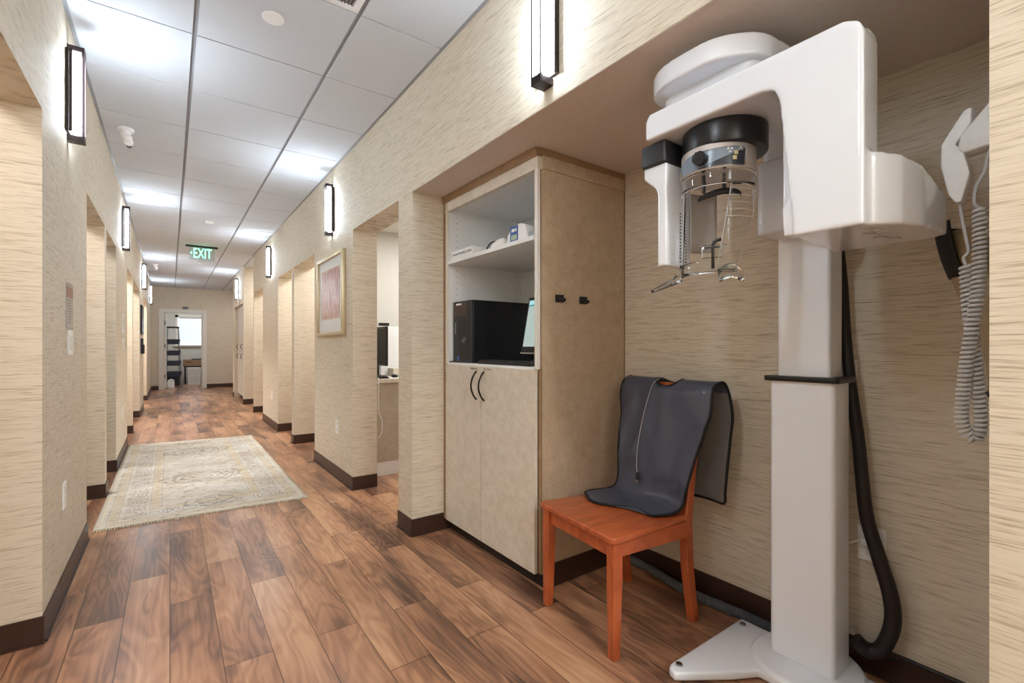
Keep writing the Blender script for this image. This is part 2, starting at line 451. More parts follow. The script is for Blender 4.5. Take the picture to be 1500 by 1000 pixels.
M['paneld'] = mat('dark control panel', (48, 50, 58), .25)
M['yellow'] = mat('pale button', (196, 188, 140), .4)
M['blue'] = mat('blue label', (58, 90, 160), .4)
M['lcd'] = mat('green lcd', (168, 186, 160), .3)
M['paper'] = mat('white paper', (232, 232, 230), .8)
M['red'] = mat('red print', (196, 96, 84), .6)
M['ink'] = mat('dark ink', (50, 50, 54), .7)
M['card'] = mat('brown cardboard', (150, 120, 92), .85)
M['navy'] = mat('dark blue grey plastic', (46, 50, 66), .5)
M['dark'] = mat('dark grey', (40, 38, 38), .6)
M['screen'] = screen_mat()
M['tube'] = emis('glowing diffuser', (228, 243, 255), 27)
M['green'] = emis('lit green lettering', (60, 230, 170), 1.6)
M['signpane'] = glass('sign pane', (220, 235, 232), .05, 1.1)
M['sleeve'] = glass('clear sleeve', (250, 250, 250), .05, 1.1)
M['deskpanel'] = laminate('desk laminate', (176, 164, 148), (196, 184, 168))
M['redlens'] = mat('pink strobe lens', (214, 150, 146), .2)

XL, XR = -.387, 1.142          # corridor side walls
ZC = 2.635; ZH = 2.008         # ceiling, opening head
YE = 15.1                      # far wall
BH = .1                        # base height

# ------------------------------------------------------------------ room shell
fl = MB(); fl.box(-3.2, 4.2, -4.6, 19, -.1, 0); struct('floor', fl, FLOOR)

GX, GY, S = .0984, 2.789, .6096
regions = [(XL, XR, -4.0, YE), (XR+.001, 2.6, 9.004, 10.324), (XR+.001, 2.6, 12.2, YE)]
ct = MB(); tb = MB()
for (x0, x1, y0, y1) in regions:
    for i in range(-2, 6):
        for j in range(-13, 22):
            a0, a1 = GX+i*S, GX+(i+1)*S; b0, b1 = GY+j*S, GY+(j+1)*S
            c0, c1, d0, d1 = max(a0+.010, x0), min(a1-.010, x1), max(b0+.0045, y0), min(b1-.0045, y1)
            if c1-c0 < .03 or d1-d0 < .03: continue
            if (i, j) == (0, -2) and x0 == XL: continue      # the air vent sits here
            if c0 == x0: c0 += .016
            if c1 == x1: c1 -= .016
            ct.box(c0, c1, d0, d1, ZC, ZC+.014)
    tb.box(x0, x1, y0, y1, ZC+.0075, ZC+.05)
    # wall angle
    tb.box(x0, x0+.015, y0, y1, ZC-.001, ZC+.008); tb.box(x1-.015, x1, y0, y1, ZC-.001, ZC+.008)
cobj = struct('ceiling', tb, M['tbar']); 
to = obj('ceiling_tile', ct, TILE, cobj); to['kind'] = 'stuff'

def wall_boxes(mb, xa, xb, ya, yb, ops, ztop=2.75):
    y = ya
    for (o0, o1, zt) in ops:
        if o0 > y: mb.box(xa, xb, y, o0, 0, ztop)
        if zt < ztop: mb.box(xa, xb, o0, o1, zt, ztop)
        y = o1
    if yb > y: mb.box(xa, xb, y, yb, 0, ztop)

Lops = [(1.35, 2.46, 1.995), (3.627, 4.56, 1.99), (4.68, 5.46, 1.99), (6.79, 7.72, 1.99), (7.84, 9.42, 1.99), (10.756, 12.3, ZH)]
wl = MB(); wall_boxes(wl, XL-.15, XL, -4.0, YE, Lops)
for (a, b_, z) in Lops:                       # side partitions of the rooms behind
    for y0, y1 in ((a-.12, a), (b_, b_+.12)):
        wl.box(-1.75, XL-.15, y0, y1, 0, 2.75)
wl.box(-1.85, -1.75, -4, 15.1, 0, 2.75)
struct('wall_left', wl, WP)
rl = MB(); rl.box(-1.75, XL-.15, -4, YE, 2.45, 2.55); struct('ceiling', rl, M['paint'])

Rops = [(.177, 2.57, ZH), (2.769, 3.668, ZH), (4.86, 5.80, ZH), (5.92, 6.772, ZH), (8.02, 8.97, ZH), (9.004, 10.324, 2.75), (10.43, 11.9, 1.95)]
Rops = [(.177, 2.57, ZH), (2.769, 3.668, ZH), (4.86, 5.80, ZH), (5.92, 6.772, ZH), (8.02, 8.97, ZH), (9.03, 10.324, 2.75), (10.43, 11.95, 1.95)]
wr = MB(); wall_boxes(wr, XR, XR+.19, -4.0, 12.2, Rops)
wr.box(XR+.19, 2.05, .057, .177, 0, 2.75)              # near end of the alcove
wr.box(1.93, 2.05, .177, 2.57, 0, 2.75)                # alcove back wall
wr.box(XR+.19, 2.05, 2.57, 2.769, 0, 2.75)             # pier between alcove and office
for y0, y1 in ((4.78, 4.86), (5.80, 5.92), (6.772, 6.9), (7.9, 8.02), (8.97, 9.03), (10.324, 10.42), (11.96, 12.2)):
    wr.box(XR+.19, 2.6, y0, y1, 0, 2.75)
wr.box(2.6, 2.7, 4.78, 15.2, 0, 2.75)
struct('wall_right', wr, WP)
so = MB(); so.box(XR+.002, 1.93, .178, 2.569, ZH-.002, ZH+.06); struct('ceiling', so, M['soffit'])
rr = MB(); rr.box(XR+.19, 2.6, 4.86, 8.97, 2.4, 2.5); struct('ceiling', rr, M['paint'])

# far wall with the doorway, and the store room behind it
we = MB()
we.box(-1.85, -.13, YE, YE+.12, 0, 2.75); we.box(.70, 2.7, YE, YE+.12, 0, 2.75); we.box(-.13, .70, YE, YE+.12, 2.0, 2.75)
struct('wall_end', we, WP)
wb = MB(); wb.box(-1.85, 2.7, -4.15, -4.0, 0, 2.75); struct('wall_rear', wb, WP)
w2 = MB()
w2.box(-1.1, -1.0, YE+.12, 17.7, 0, 2.6); w2.box(1.9, 2.0, YE+.12, 17.7, 0, 2.6)
w2.box(-1.0, .20, 17.6, 17.72, 0, 2.6); w2.box(1.25, 1.9, 17.6, 17.72, 0, 2.6); w2.box(.20, 1.25, 17.6, 17.72, 0, 1.16); w2.box(.20, 1.25, 17.6, 17.72, 2.0, 2.6)
struct('wall_store', w2, M['paint'])
c2 = MB(); c2.box(-1.1, 2.0, YE+.12, 17.7, 2.6, 2.7); struct('ceiling', c2, M['paint'])

# casing of the far doorway
tr = MB()
tr.box(-.235, -.135, YE-.018, YE-.001, 0, 2.08, .004); tr.box(.705, .80, YE-.018, YE-.001, 0, 2.08, .004); tr.box(-.1345, .7045, YE-.018, YE-.001, 1.995, 2.08, .004)
tr.box(-.129, -.115, YE-.001, YE+.121, .0, 1.985); tr.box(.685, .699, YE-.001, YE+.121, .0, 1.985); tr.box(-.129, .699, YE-.001, YE+.121, 1.986, 1.999)
struct('trim_1', tr, M['trimw'])
# open door leaf, hinged on the left and swung into the store room
dr = MB(); dr.box(-.112, -.072, YE+.135, YE+.93, .012, 1.975, .003)
door = struct('door_1', dr, M['trimw'])
for z in (.33, 1.12, 1.72):
    obj('hinge', MB().box(-.114, -.098, YE+.06, YE+.134, z-.05, z+.05, .002), M['black'], door)
obj('door_handle', MB().cyl((-.05, YE+.86, 1.0), .022, .044, 'x').sph((-.02, YE+.86, 1.0), .027), M['steel'], door, smooth=True)

# window of the store room
wf = MB()
for a in ((.13, .20, 1.09, 2.07), (1.25, 1.32, 1.09, 2.07)): wf.box(a[0], a[1], 17.575, 17.599, a[2], a[3])
wf.box(.13, 1.32, 17.575, 17.599, 2.0, 2.08)
win = struct('window_1', wf, M['trimw'])
obj('sill', MB().box(.10, 1.35, 17.53, 17.599, 1.115, 1.158, .004), M['trimw'], win)
obj('pane', MB().box(.20, 1.25, 17.68, 17.686, 1.16, 2.0), glass('window glass', (255, 255, 255), 0, 1.05), win)
bl = thing('window_blind', 'white horizontal slat blind lowered over the store room window', 'blind', (.725, 17.62, 1.17))
blm = bpy.data.materials.new('white blind slat'); blm.use_nodes = True
nt_, N_, L_ = nodes(blm); pb = nt_.nodes['Principled BSDF']; pb.inputs['Base Color'].default_value = lin((240, 242, 244)); pb.inputs['Roughness'].default_value = .6
trn = N_('ShaderNodeBsdfTranslucent'); trn.inputs['Color'].default_value = lin((240, 242, 246)); ms_ = N_('ShaderNodeMixShader'); ms_.inputs[0].default_value = .5
L_(pb.outputs[0], ms_.inputs[1]); L_(trn.outputs[0], ms_.inputs[2]); L_(ms_.outputs[0], nt_.nodes['Material Output'].inputs['Surface'])
sl = MB(); k = 0
z = 1.20
while z < 1.97:
    sl.box(.21, 1.24, 17.615, 17.618, z, z+.036, rot=Matrix.Rotation(math.radians(22), 3, 'X')); z += .036
obj('slat_panel', sl, blm, bl)
obj('head_rail', MB().box(.205, 1.245, 17.602, 17.64, 1.965, 1.998, .002), M['trimw'], bl)
obj('bottom_rail', MB().box(.21, 1.24, 17.606, 17.63, 1.168, 1.19, .002), M['trimw'], bl)

# baseboards
def base_run(mb, x0, y0, x1, y1, nx, ny):
    """cove base along a face; (nx,ny) is the outward normal"""
    t = .007
    ax, ay, bx, by = min(x0, x1), min(y0, y1), max(x0, x1), max(y0, y1)
    def ex(t, z0, z1):
        xx = (ax+min(nx*t, 0), bx+max(nx*t, 0)) if nx else (ax, bx)
        yy = (ay+min(ny*t, 0), by+max(ny*t, 0)) if ny else (ay, by)
        mb.box(xx[0], xx[1], yy[0], yy[1], z0, z1)
    ex(t, 0.001, BH); ex(t+.008, .001, .008)
bL = MB(); y = -4
for (a, b_, z) in Lops:
    base_run(bL, XL, y, XL, a, 1, 0); y = b_
    base_run(bL, -1.75, b_, XL+.007, b_, 0, -1)
    base_run(bL, -1.75, a, XL+.007, a, 0, 1)
base_run(bL, XL, y, XL, YE, 1, 0)
struct('baseboard_left', bL, M['base'])
bR = MB()
for a, b_ in ((-4, .177), (2.57, 2.769), (3.668, 4.86), (5.80, 5.92), (6.772, 8.02), (8.97, 9.03), (10.324, 10.43), (11.95, 12.2)):
    base_run(bR, XR, a, XR, b_, -1, 0)
for yy, xe in ((2.57, 1.40), (3.668, 1.332), (5.80, 2.6), (6.772, 2.6), (8.97, 2.6), (10.324, 2.6)):
    base_run(bR, XR-.007, yy, xe, yy, 0, -1)
base_run(bR, XR-.007, .177, 1.93, .177, 0, 1)
base_run(bR, 1.93, .19, 1.93, 1.655, -1, 0)
struct('baseboard_right', bR, M['base'])
bE = MB(); base_run(bE, XL+.01, YE, -.236, YE, 0, -1); base_run(bE, .801, YE, 2.6, YE, 0, -1)
struct('baseboard_end', bE, M['base'])

# office behind the first right-hand opening
ro = MB()
ro.box(1.33, 3.4, 2.669, 2.768, 0, 2.5); ro.box(3.3, 3.4, 2.77, 4.78, 0, 2.5)
struct('wall_office', ro, M['paint'])
rp = MB(); rp.box(1.333, 3.3, 4.76, 4.779, 0, 2.5); struct('wall_office_far', rp, M['paint'])
rc = MB(); rc.box(1.333, 3.3, 2.77, 4.76, 2.30, 2.4); struct('ceiling', rc, M['trimw'])

# ------------------------------------------------------------------ wall sconces
def make_sconce(label, loc, rotz):
    """local: wall plane x=0, the lamp stands out to -x; y across, z centred"""
    t = thing('wall_sconce', label, 'wall lamp', loc, rotz, 'slim wall sconces along the corridor')
    obj('back_plate', MB().box(-.012, 0, -.060, .060, -.19, .19, .002).box(-.024, -.0125, -.060, -.052, -.19, .19).box(-.024, -.0125, .052, .060, -.19, .19), M['bronze'], t, local=True)
    obj('diffuser', MB().box(-.05, -.0125, -.043, .043, -.185, .185, .006, 2), M['tube'], t, local=True, smooth=True)
    f = MB()
    for s in (-1, 1):
        f.box(-.062, -.052, s*.024-.004, s*.024+.004, -.22, .22)
        f.box(-.062, -.052, -.028, .028, s*.205-.015, s*.205+.015)
        f.box(-.052, 0, -.028, .028, s*.208-.012, s*.208+.012)
    obj('front_frame', f, M['bronze'], t, local=True)
    return t
ZS = 2.285
s0 = make_sconce('slim bronze wall sconce above the alcove, its top cut off by the photo edge', (XR, 1.345, ZS), 0)
dup(s0, (XR, 4.235, ZS), 0, 'slim bronze wall sconce above the gold framed picture')
dup(s0, (XR, 7.33, ZS), 0, 'slim bronze wall sconce on the right wall between two openings, farther than the picture')
dup(s0, (XR, 11.2, ZS), 0, 'farthest slim sconce on the right wall, just above the fire alarm strobe')
dup(s0, (XL, 3.0, ZS), PI, 'slim bronze wall sconce nearest on the left wall, above the red headed notice')
dup(s0, (XL, 6.1, ZS), PI, 'second slim sconce from the near end of the left wall')
dup(s0, (XL, 10.1, ZS), PI, 'third slim sconce on the left wall, above the dark framed picture')
dup(s0, (XL, 13.5, ZS), PI, 'farthest slim sconce on the left wall, nearest the store room door')
for xx, yy, rz in ((XL, .55, PI), (XR, -.75, 0), (XL, -2.3, PI)):  # extra sconces out of view, added to light the alcove and near walls
    dup(s0, (xx, yy, ZS), rz, 'unseen slim wall sconce added to light the near corridor and alcove')

# ------------------------------------------------------------------ ceiling fittings
vt = thing('ceiling_vent', 'grey slotted air vent panel set in the ceiling grid at the top edge', 'vent', (GX+S/2, GY-1.5*S, ZC-.002))
x0, x1, y0, y1 = GX+.010, GX+S-.010, GY-2*S+.006, GY-S-.006
f = MB(); f.box(x0, x1, y0, y0+.03, ZC-.002, ZC+.006); f.box(x0, x1, y1-.03, y1, ZC-.002, ZC+.006); f.box(x0, x0+.03, y0+.03, y1-.03, ZC-.002, ZC+.006); f.box(x1-.03, x1, y0+.03, y1-.03, ZC-.002, ZC+.006)
obj('vent_frame', f, M['offwhite'], vt)
sl = MB(); xx = x0+.04
while xx < x1-.035:
    sl.box(xx, xx+.007, y0+.03, y1-.03, ZC, ZC+.006); xx += .016
obj('louvre', sl, M['steel'], vt)
tag(recenter(obj('ceiling_speaker', MB().cyl((.388, 2.43, ZC-.004), .047, .008, bev=.003, n=40), M['offwhite'], smooth=30)), 'round flush white ceiling cover plate on the nearest full tile', 'ceiling disc')
tag(recenter(obj('smoke_detector', MB().cyl((.385, 6.85, ZC-.012), .045, .024, r2=.05, n=32), M['offwhite'], smooth=30)), 'small round white smoke detector on the ceiling before the exit sign', 'smoke detector')
tag(recenter(obj('sprinkler_cover', MB().cyl((.45, 10.3, ZC-.006), .04, .012, n=24), M['offwhite'])), 'small white round ceiling cover beyond the exit sign', 'ceiling disc')
def cam(label, x, y):
    t = thing('security_camera', label, 'camera', (x, y, ZC-.12))
    obj('mount', MB().cyl((x, y, ZC-.011), .046, .022, bev=.004).cyl((x, y, ZC-.035), .03, .03), M['offwhite'], t, smooth=40)
    obj('camera_head', MB().sph((x+.005, y+.02, ZC-.058), .03).cyl((x+.012, y+.06, ZC-.072), .026, .08, Matrix.Rotation(math.radians(-72), 3, 'X'), bev=.006), M['offwhite'], t, smooth=40)
    obj('lens', MB().cyl((x+.012, y+.101, ZC-.0855), .016, .006, Matrix.Rotation(math.radians(-72), 3, 'X')), M['black'], t)
cam('small white security camera on the ceiling by the near left sconce', -.25, 4.27)
cam('small white security camera far down the ceiling near the left wall', -.22, 10.95)

es = thing('exit_sign', 'green lit EXIT sign on a clear hanging pane below the ceiling', 'exit sign', (.392, 8.6, 2.41))
obj('mounting_bar', MB().box(.19, .60, 8.57, 8.63, 2.612, 2.634, .003), M['blackm'], es)
obj('sign_pane', MB().box(.235, .56, 8.595, 8.603, 2.415, 2.611, .001), M['signpane'], es)
text('lettering', 'EXIT', .21, M['green'], es, frame_at((.402, 8.592, 2.515), (1, 0, 0), (0, 0, 1)) @ Matrix.Diagonal((.56, 1, 1, 1)), .003)
ar = MB(); ar.prism([(.245, 2.52), (.268, 2.545), (.268, 2.495)], 'y', 8.590, 8.594); obj('arrow', ar, M['green'], es)

# ------------------------------------------------------------------ rug
RW, RL = 1.19, 2.97
rg = thing('runner_rug', 'faded cream oriental rug with fringed ends lying on the corridor floor', 'rug', (.222, 5.205, 0))
rb = MB()
def rf(u, v):
    x = (u-.5)*RW; y = (v-.5)*RL
    xx = x; yy = y*(1) + (-.028-.035*v)*(u-.5)*2*1.0
    e = .0015*math.sin(9*v*PI+u*5)
    return Vector((xx, yy, .0095+e))
rb.grid(rf, 40, 90)
ro_ = obj('rug_field', rb, rug_mat(RW, RL), rg, local=True, smooth='all')
sm_ = ro_.modifiers.new('thick', 'SOLIDIFY'); sm_.thickness = .006; sm_.offset = -1
for sgn in (-1, 1):
    fr = MB()
    for i in range(100):
        u = (i+.5)/100; v = 0 if sgn < 0 else 1
        p = rf(u, v); j = random.uniform(-.006, .006)
        ln = random.uniform(.018, .034)
        p0 = Vector((p.x, p.y, .006)); p1 = p0+Vector((j*.5, sgn*ln*.5, -.001)); p2 = p0+Vector((j, sgn*ln, -.003))
        fr.tube([p0, p1, p2], .003, 5, smooth=False)
    obj('fringe', fr, mat('rug fringe', (218, 210, 192), .95), rg, local=True)['kind'] = 'stuff'

# ------------------------------------------------------------------ alcove cabinet
CX, CY0, CY1 = 1.344, 1.66, 2.565
cab = thing('storage_cabinet', 'tall beige laminate cabinet with open white shelves over two doors', 'cabinet', (1.63, 2.11, 0))
b = MB()
b.box(1.372, 1.925, CY0, CY0+.02, .07, 1.985)                       # right side
obj('side_panel', b, M['lamside'], cab)
obj('side_panel', MB().box(1.372, 1.925, CY1-.02, CY1, .07, 1.985), M['lamside'], cab)
lin_ = MB()
lin_.box(1.36, 1.90, CY0+.0205, CY0+.034, 1.02, 1.93); lin_.box(1.36, 1.90, CY1-.045, CY1-.0205, 1.02, 1.93)
lin_.box(1.90, 1.925, CY0+.0205, CY1-.0205, .07, 1.98); lin_.box(1.36, 1.8995, CY0+.0345, CY1-.0455, 1.93, 1.945)
lin_.box(1.352, 1.8995, CY0+.0345, CY1-.0455, .985, 1.012)
obj('interior_lining', lin_, M['melamine'], cab)
hl = MB()
for xx in (1.41,):
    for k in range(24):
        hl.cyl((xx, CY1-.0458, 1.06+k*.036), .0025, .001, 'y', 8)
for k in range(24):
    hl.cyl((1.86, CY1-.0458, 1.06+k*.036), .0025, .001, 'y', 8)
obj('shelf_pin_holes', hl, M['dark'], cab)['kind'] = 'stuff'
obj('shelf', MB().box(1.350, 1.895, CY0+.035, CY1-.046, 1.597, 1.618, .001), M['melamine'], cab)
fr = MB()
fr.box(1.344, 1.3715, CY0, CY1-.02, 1.912, 1.968)                     # top rail
obj('top_rail', fr, M['lamdoor'], cab)
fr = MB(); fr.box(1.344, 1.3595, CY0+.0005, CY0+.0215, 1.003, 1.9115)
obj('edge_strip', fr, M['trimw'], cab)
obj('edge_strip', MB().box(1.344, 1.3595, CY1-.046, CY1-.026, 1.003, 1.9115), M['trimw'], cab)
cr = MB(); cr.prism([(CX-.004, 1.969), (CX-.014, 2.004), (1.925, 2.004), (1.925, 1.986), (1.372, 1.986), (1.372, 1.969)], 'y', CY0-.0, CY1); cr.box(1.345, 1.925, CY0-.008, CY0-.0005, 1.975, 2.004)
cr.box(1.345, 1.372, CY1-.0255, CY1, .07, 1.968)
obj('crown_trim', cr, M['lamtrim'], cab)
obj('upper_band', MB().box(1.373, 1.925, CY0-.006, CY0-.0005, 1.915, 1.9745), M['lamside'], cab)
obj('side_filler', MB().box(1.365, 1.3715, CY0+.001, CY0+.02, .07, 1.0025), M['lamtrim'], cab)
# back scribe strip where the panel meets the wall
ym = 2.143
for i, (a, b_) in enumerate(((CY0+.022, ym-.002), (ym+.002, CY1-.027))):
    d = obj('door', MB().box(CX, CX+.019, a, b_, .068, 1.0, .0015), M['lamdoor'], cab)
    hy = ym-.036 if i == 0 else ym+.040
    pts = []
    for k in range(13):
        t = k/12; zz = .820+.153*t; xx = CX-.034*math.sin(PI*t)**.8 - .002
        pts.append((xx, hy + (.0), zz))
    h = MB().tube(pts, .0048, 10, sub=3)
    obj('handle', h, M['brown'], d, smooth=60)
    lb = text('door_label', 'Blank Forms' if i else 'Dry  Towels', .013, M['ink'], d, frame_at((CX-.0008, hy+(.03 if i else -.03), .987), (0, -1, 0), (0, 0, 1)), .0002)
obj('toe_kick', MB().box(1.385, 1.925, CY0+.004, CY1, .001, .0695), M['kick'], cab)
obj('side_base', MB().box(1.392, 1.925, CY0-.008, CY0+.0035, .001, .105), M['base'], cab)
obj('panel_edge', MB().box(1.9255, 1.9295, CY0-.004, CY0+.02, .07, 1.985), M['lamtrim'], cab)
def hook(label, x):
    h = thing('wall_hook', label, 'hook', (x, CY0, 1.312), 0, 'small dark double hooks on the cabinet side')
    obj('hook_plate', MB().box(x-.026, x+.026, CY0-.006, CY0-.0005, 1.312, 1.348, .002), M['gblack'], h)
    for dx in (-.012, .012):
        obj('prong', MB().tube([(x+dx, CY0-.006, 1.34), (x+dx, CY0-.018, 1.325), (x+dx, CY0-.026, 1.318), (x+dx, CY0-.028, 1.33)], .0042, 8, sub=4), M['gblack'], h, smooth=60)
hook('small dark double hook on the cabinet side, the one nearer the shelves', 1.474)
hook('small dark double hook on the cabinet side, the one nearer the wall', 1.628)

# ---- things in the cabinet
pc = thing('desktop_computer', 'black tower computer standing in the lower shelf of the beige cabinet', 'computer', (1.6, 2.40, 1.0125))
Z0 = 1.0125
obj('case', MB().box(1.392, 1.83, 2.297, 2.505, Z0, 1.372, .003), M['black'], pc)
fb = MB(); fb.box(1.378, 1.3915, 2.297, 2.505, Z0, 1.372, .004)
front = obj('front_bezel', fb, M['gblack'], pc)
g = MB()
for i in range(22):
    zz = 1.035+i*.0105
    g.box(1.376, 1.3779, 2.305, 2.44, zz, zz+.0045)
obj('grille', g, M['dark'], pc)
obj('upper_bay', MB().box(1.374, 1.3779, 2.335, 2.495, 1.285, 1.36, .001), mat('dark bronze bay', (70, 56, 52), .4), pc)
obj('asset_label', MB().box(1.3725, 1.3739, 2.40, 2.46, 1.348, 1.358), M['paper'], pc)
lg = MB()
for i in range(24):
    pass
lg.tube([(1.3748, 2.372+.017*math.cos(a*PI/12), 1.145+.017*math.sin(a*PI/12)) for a in range(24)], .0016, 6, closed=True, sub=2)
obj('round_badge', lg, M['chrome'], pc, smooth=60)
text('badge_lettering', 'DELL', .011, M['chrome'], pc, frame_at((1.3752, 2.372, 1.145), (0, -1, 0), (0, 0, 1)), .0005)
obj('processor_sticker', MB().box(1.3735, 1.3759, 2.425, 2.448, 1.025, 1.048), M['blue'], pc)
obj('port_panel', MB().box(1.3765, 1.3779, 2.47, 2.482, 1.18, 1.25), M['steel'], pc)

mo = thing('monitor', 'small tilted monitor with a pale teal screen beside the tower computer', 'monitor', (1.56, 1.84, Z0))
R_ = Matrix.Rotation(math.radians(11), 3, 'Y')
def tilt(mb, piv):
    for v in mb.bm.verts: v.co = R_ @ (v.co-Vector(piv)) + Vector(piv)
    return mb
pv = (1.50, 1.84, 1.07)
obj('bezel', tilt(MB().box(1.492, 1.512, 1.70, 1.985, 1.07, 1.37, .004), pv), M['black'], mo)
obj('screen', tilt(MB().box(1.4905, 1.4918, 1.705, 1.972, 1.105, 1.352), pv), M['screen'], mo)
obj('lower_edge', tilt(MB().box(1.489, 1.4915, 1.70, 1.985, 1.068, 1.073), pv), M['chrome'], mo)
obj('stand', MB().cyl((1.56, 1.84, Z0+.006), .075, .012).box(1.55, 1.57, 1.82, 1.86, Z0+.012, 1.2), M['black'], mo, smooth=40)
kb = thing('keyboard', 'dark keyboard lying in front of the small monitor', 'keyboard', (1.42, 1.95, Z0))
obj('tray', MB().box(1.362, 1.474, 1.75, 2.20, Z0, Z0+.014, .003), M['gblack'], kb)
ks = MB()
for r in range(5):
    for c in range(20):
        ks.box(1.368+r*.0205, 1.3855+r*.0205, 1.757+c*.022, 1.7765+c*.022, Z0+.0142, Z0+.021, .0012, 1)
obj('keys', ks, M['dark'], kb)['kind'] = 'stuff'
tag(recenter(obj('computer_mouse', MB().sph((1.385, 1.722, Z0+.0165), .026, 1.3, .7, .6), M['gblack'], smooth='all')), 'dark mouse at the right end of the keyboard shelf', 'mouse')

ZT = 1.6185
nb = thing('labelled_box', 'flat white box with a printed label on the upper shelf', 'box', (1.40, 2.37, ZT))
obj('box_body', MB().box(1.361, 1.455, 2.255, 2.495, ZT, 1.668, .001), M['paper'], nb)
text('print', 'ONLINE IMAGING LOGIN', .019, M['ink'], nb, frame_at((1.3605, 2.375, 1.645), (0, -1, 0), (0, 0, 1)), .0003)
bp_ = thing('blood_pressure_monitor', 'rounded white electronic monitor with blue face on the upper shelf', 'medical monitor', (1.41, 1.85, ZT))
obj('housing', MB().prism([(1.945, ZT), (1.935, 1.66), (1.90, 1.70), (1.83, 1.705), (1.79, 1.69), (1.775, 1.65), (1.775, ZT)], 'x', 1.372, 1.45, .006, 3), M['offwhite'], bp_, smooth=50)
obj('blue_face', MB().box(1.3705, 1.3719, 1.845, 1.91, 1.625, 1.698), M['blue'], bp_)
obj('display', MB().box(1.3695, 1.3704, 1.853, 1.90, 1.630, 1.655), M['lcd'], bp_)
obj('display_digits', MB().box(1.3690, 1.3704, 1.87, 1.895, 1.67, 1.685).box(1.3690, 1.3704, 1.855, 1.864, 1.67, 1.685), M['offwhite'], bp_)
sn = thing('handheld_scanner', 'small white handheld device with a black cord on the upper shelf', 'handheld device', (1.39, 2.03, ZT))
obj('grip', MB().prism([(2.10, ZT), (2.07, 1.648), (2.02, 1.660), (1.975, 1.660), (1.965, ZT)], 'x', 1.37, 1.43, .006, 3), M['offwhite'], sn, smooth=50)
obj('cord', MB().tube([(1.40, 2.06, 1.655), (1.39, 2.09, 1.662), (1.385, 2.125, 1.65), (1.385, 2.145, 1.6225), (1.40, 2.11, 1.6235)], .0035, 8), M['black'], sn, smooth=60)
tag(recenter(obj('plug_adapter', MB().box(1.37, 1.41, 1.715, 1.76, ZT, 1.645, .005).box(1.385, 1.40, 1.70, 1.714, ZT+.002, 1.637, .002), M['steel'])), 'small grey adapter at the right end of the upper shelf', 'adapter')

# ------------------------------------------------------------------ chair
ch = thing('wooden_chair', 'orange brown stained wooden side chair standing in the alcove', 'chair', (1.498, 1.327, 0), math.radians(174.2))
# local: +x is forward, y across
st = MB()
outl = []
def rounded(pts, r, n=5):
    out = []; N_ = len(pts)
    for i in range(N_):
        p = Vector(pts[i]); a = Vector(pts[i-1]); c = Vector(pts[(i+1) % N_])
        d1 = (a-p).normalized(); d2 = (c-p).normalized()
        for k in range(n+1):
            t = k/n; q = (p+d1*r)*(1-t)**2 + p*2*t*(1-t) + (p+d2*r)*t*t
            out.append((q.x, q.y))
    return out
so_ = rounded([(.235, -.238), (.235, .238), (-.215, .195), (-.215, -.195)], .035)
st.prism(so_, 'z', .415, .438, .005, 3)
for v in st.bm.verts:     # slight saddle dip
    pass
obj('seat', st, ORANGE, ch, local=True, smooth=40)
def leg(pts, w):
    m_ = MB(); rings = []
    for (x, y, z, s) in pts:
        rings.append([m_.bm.verts.new((x+a*s/2, y+b*s/2, z)) for a, b in ((-1, -1), (1, -1), (1, 1), (-1, 1))])
    for A, B in zip(rings, rings[1:]):
        for k in range(4): m_.bm.faces.new((A[k], A[(k+1) % 4], B[(k+1) % 4], B[k]))
    m_.bm.faces.new(rings[0][::-1]); m_.bm.faces.new(rings[-1])
    bmesh.ops.bevel(m_.bm, geom=list(m_.bm.edges), offset=.003, segments=1, affect='EDGES')
    return m_
for s in (-1, 1):
    obj('leg', leg([(.205, s*.205, 0.0, .032), (.200, s*.203, .30, .042), (.200, s*.203, .4145, .042)], 0), ORANGE, ch, local=True)
    obj('leg', leg([(-.235, s*.185, 0.0, .034), (-.205, s*.182, .22, .038), (-.196, s*.18, .42, .040), (-.22, s*.182, .60, .036), (-.285, s*.186, .93, .028)], 0), ORANGE, ch, local=True)
rl_ = MB(); rl_.box(.185, .207, -.18, .18, .355, .4145); rl_.box(-.205, -.185, -.16, .16, .355, .4145)
rl_.box(-.178, .18, -.207, -.187, .355, .4145); rl_.box(-.178, .18, .187, .207, .355, .4145)
obj('seat_rail', rl_, ORANGE, ch, local=True)
tr_ = MB(); tr_.grid(lambda u, v: Vector((-.262-.02*v-.022*(1-(2*u-1)**2), (u-.5)*.345, .845+v*.09+.012*(1-(2*u-1)**2)*v)), 12, 4)
t_ = obj('top_rail', tr_, ORANGE, ch, local=True, smooth='all'); q = t_.modifiers.new('t', 'SOLIDIFY'); q.thickness = .02; q.offset = 0
for k in range(5):
    y = (k-2)*.065
    obj('back_slat', leg([(-.205, y, .43, .016), (-.222, y, .60, .016), (-.278, y, .855, .016)], 0), ORANGE, ch, local=True)
obj('back_lower_rail', MB().box(-.218, -.198, -.16, .16, .47, .51, .002), ORANGE, ch, local=True)

# ---- protective apron over the chair
ap = thing('protective_apron', 'navy grey shielding apron with black binding draped over the wooden chair', 'apron', (1.498, 1.327, .44), math.radians(174.2))
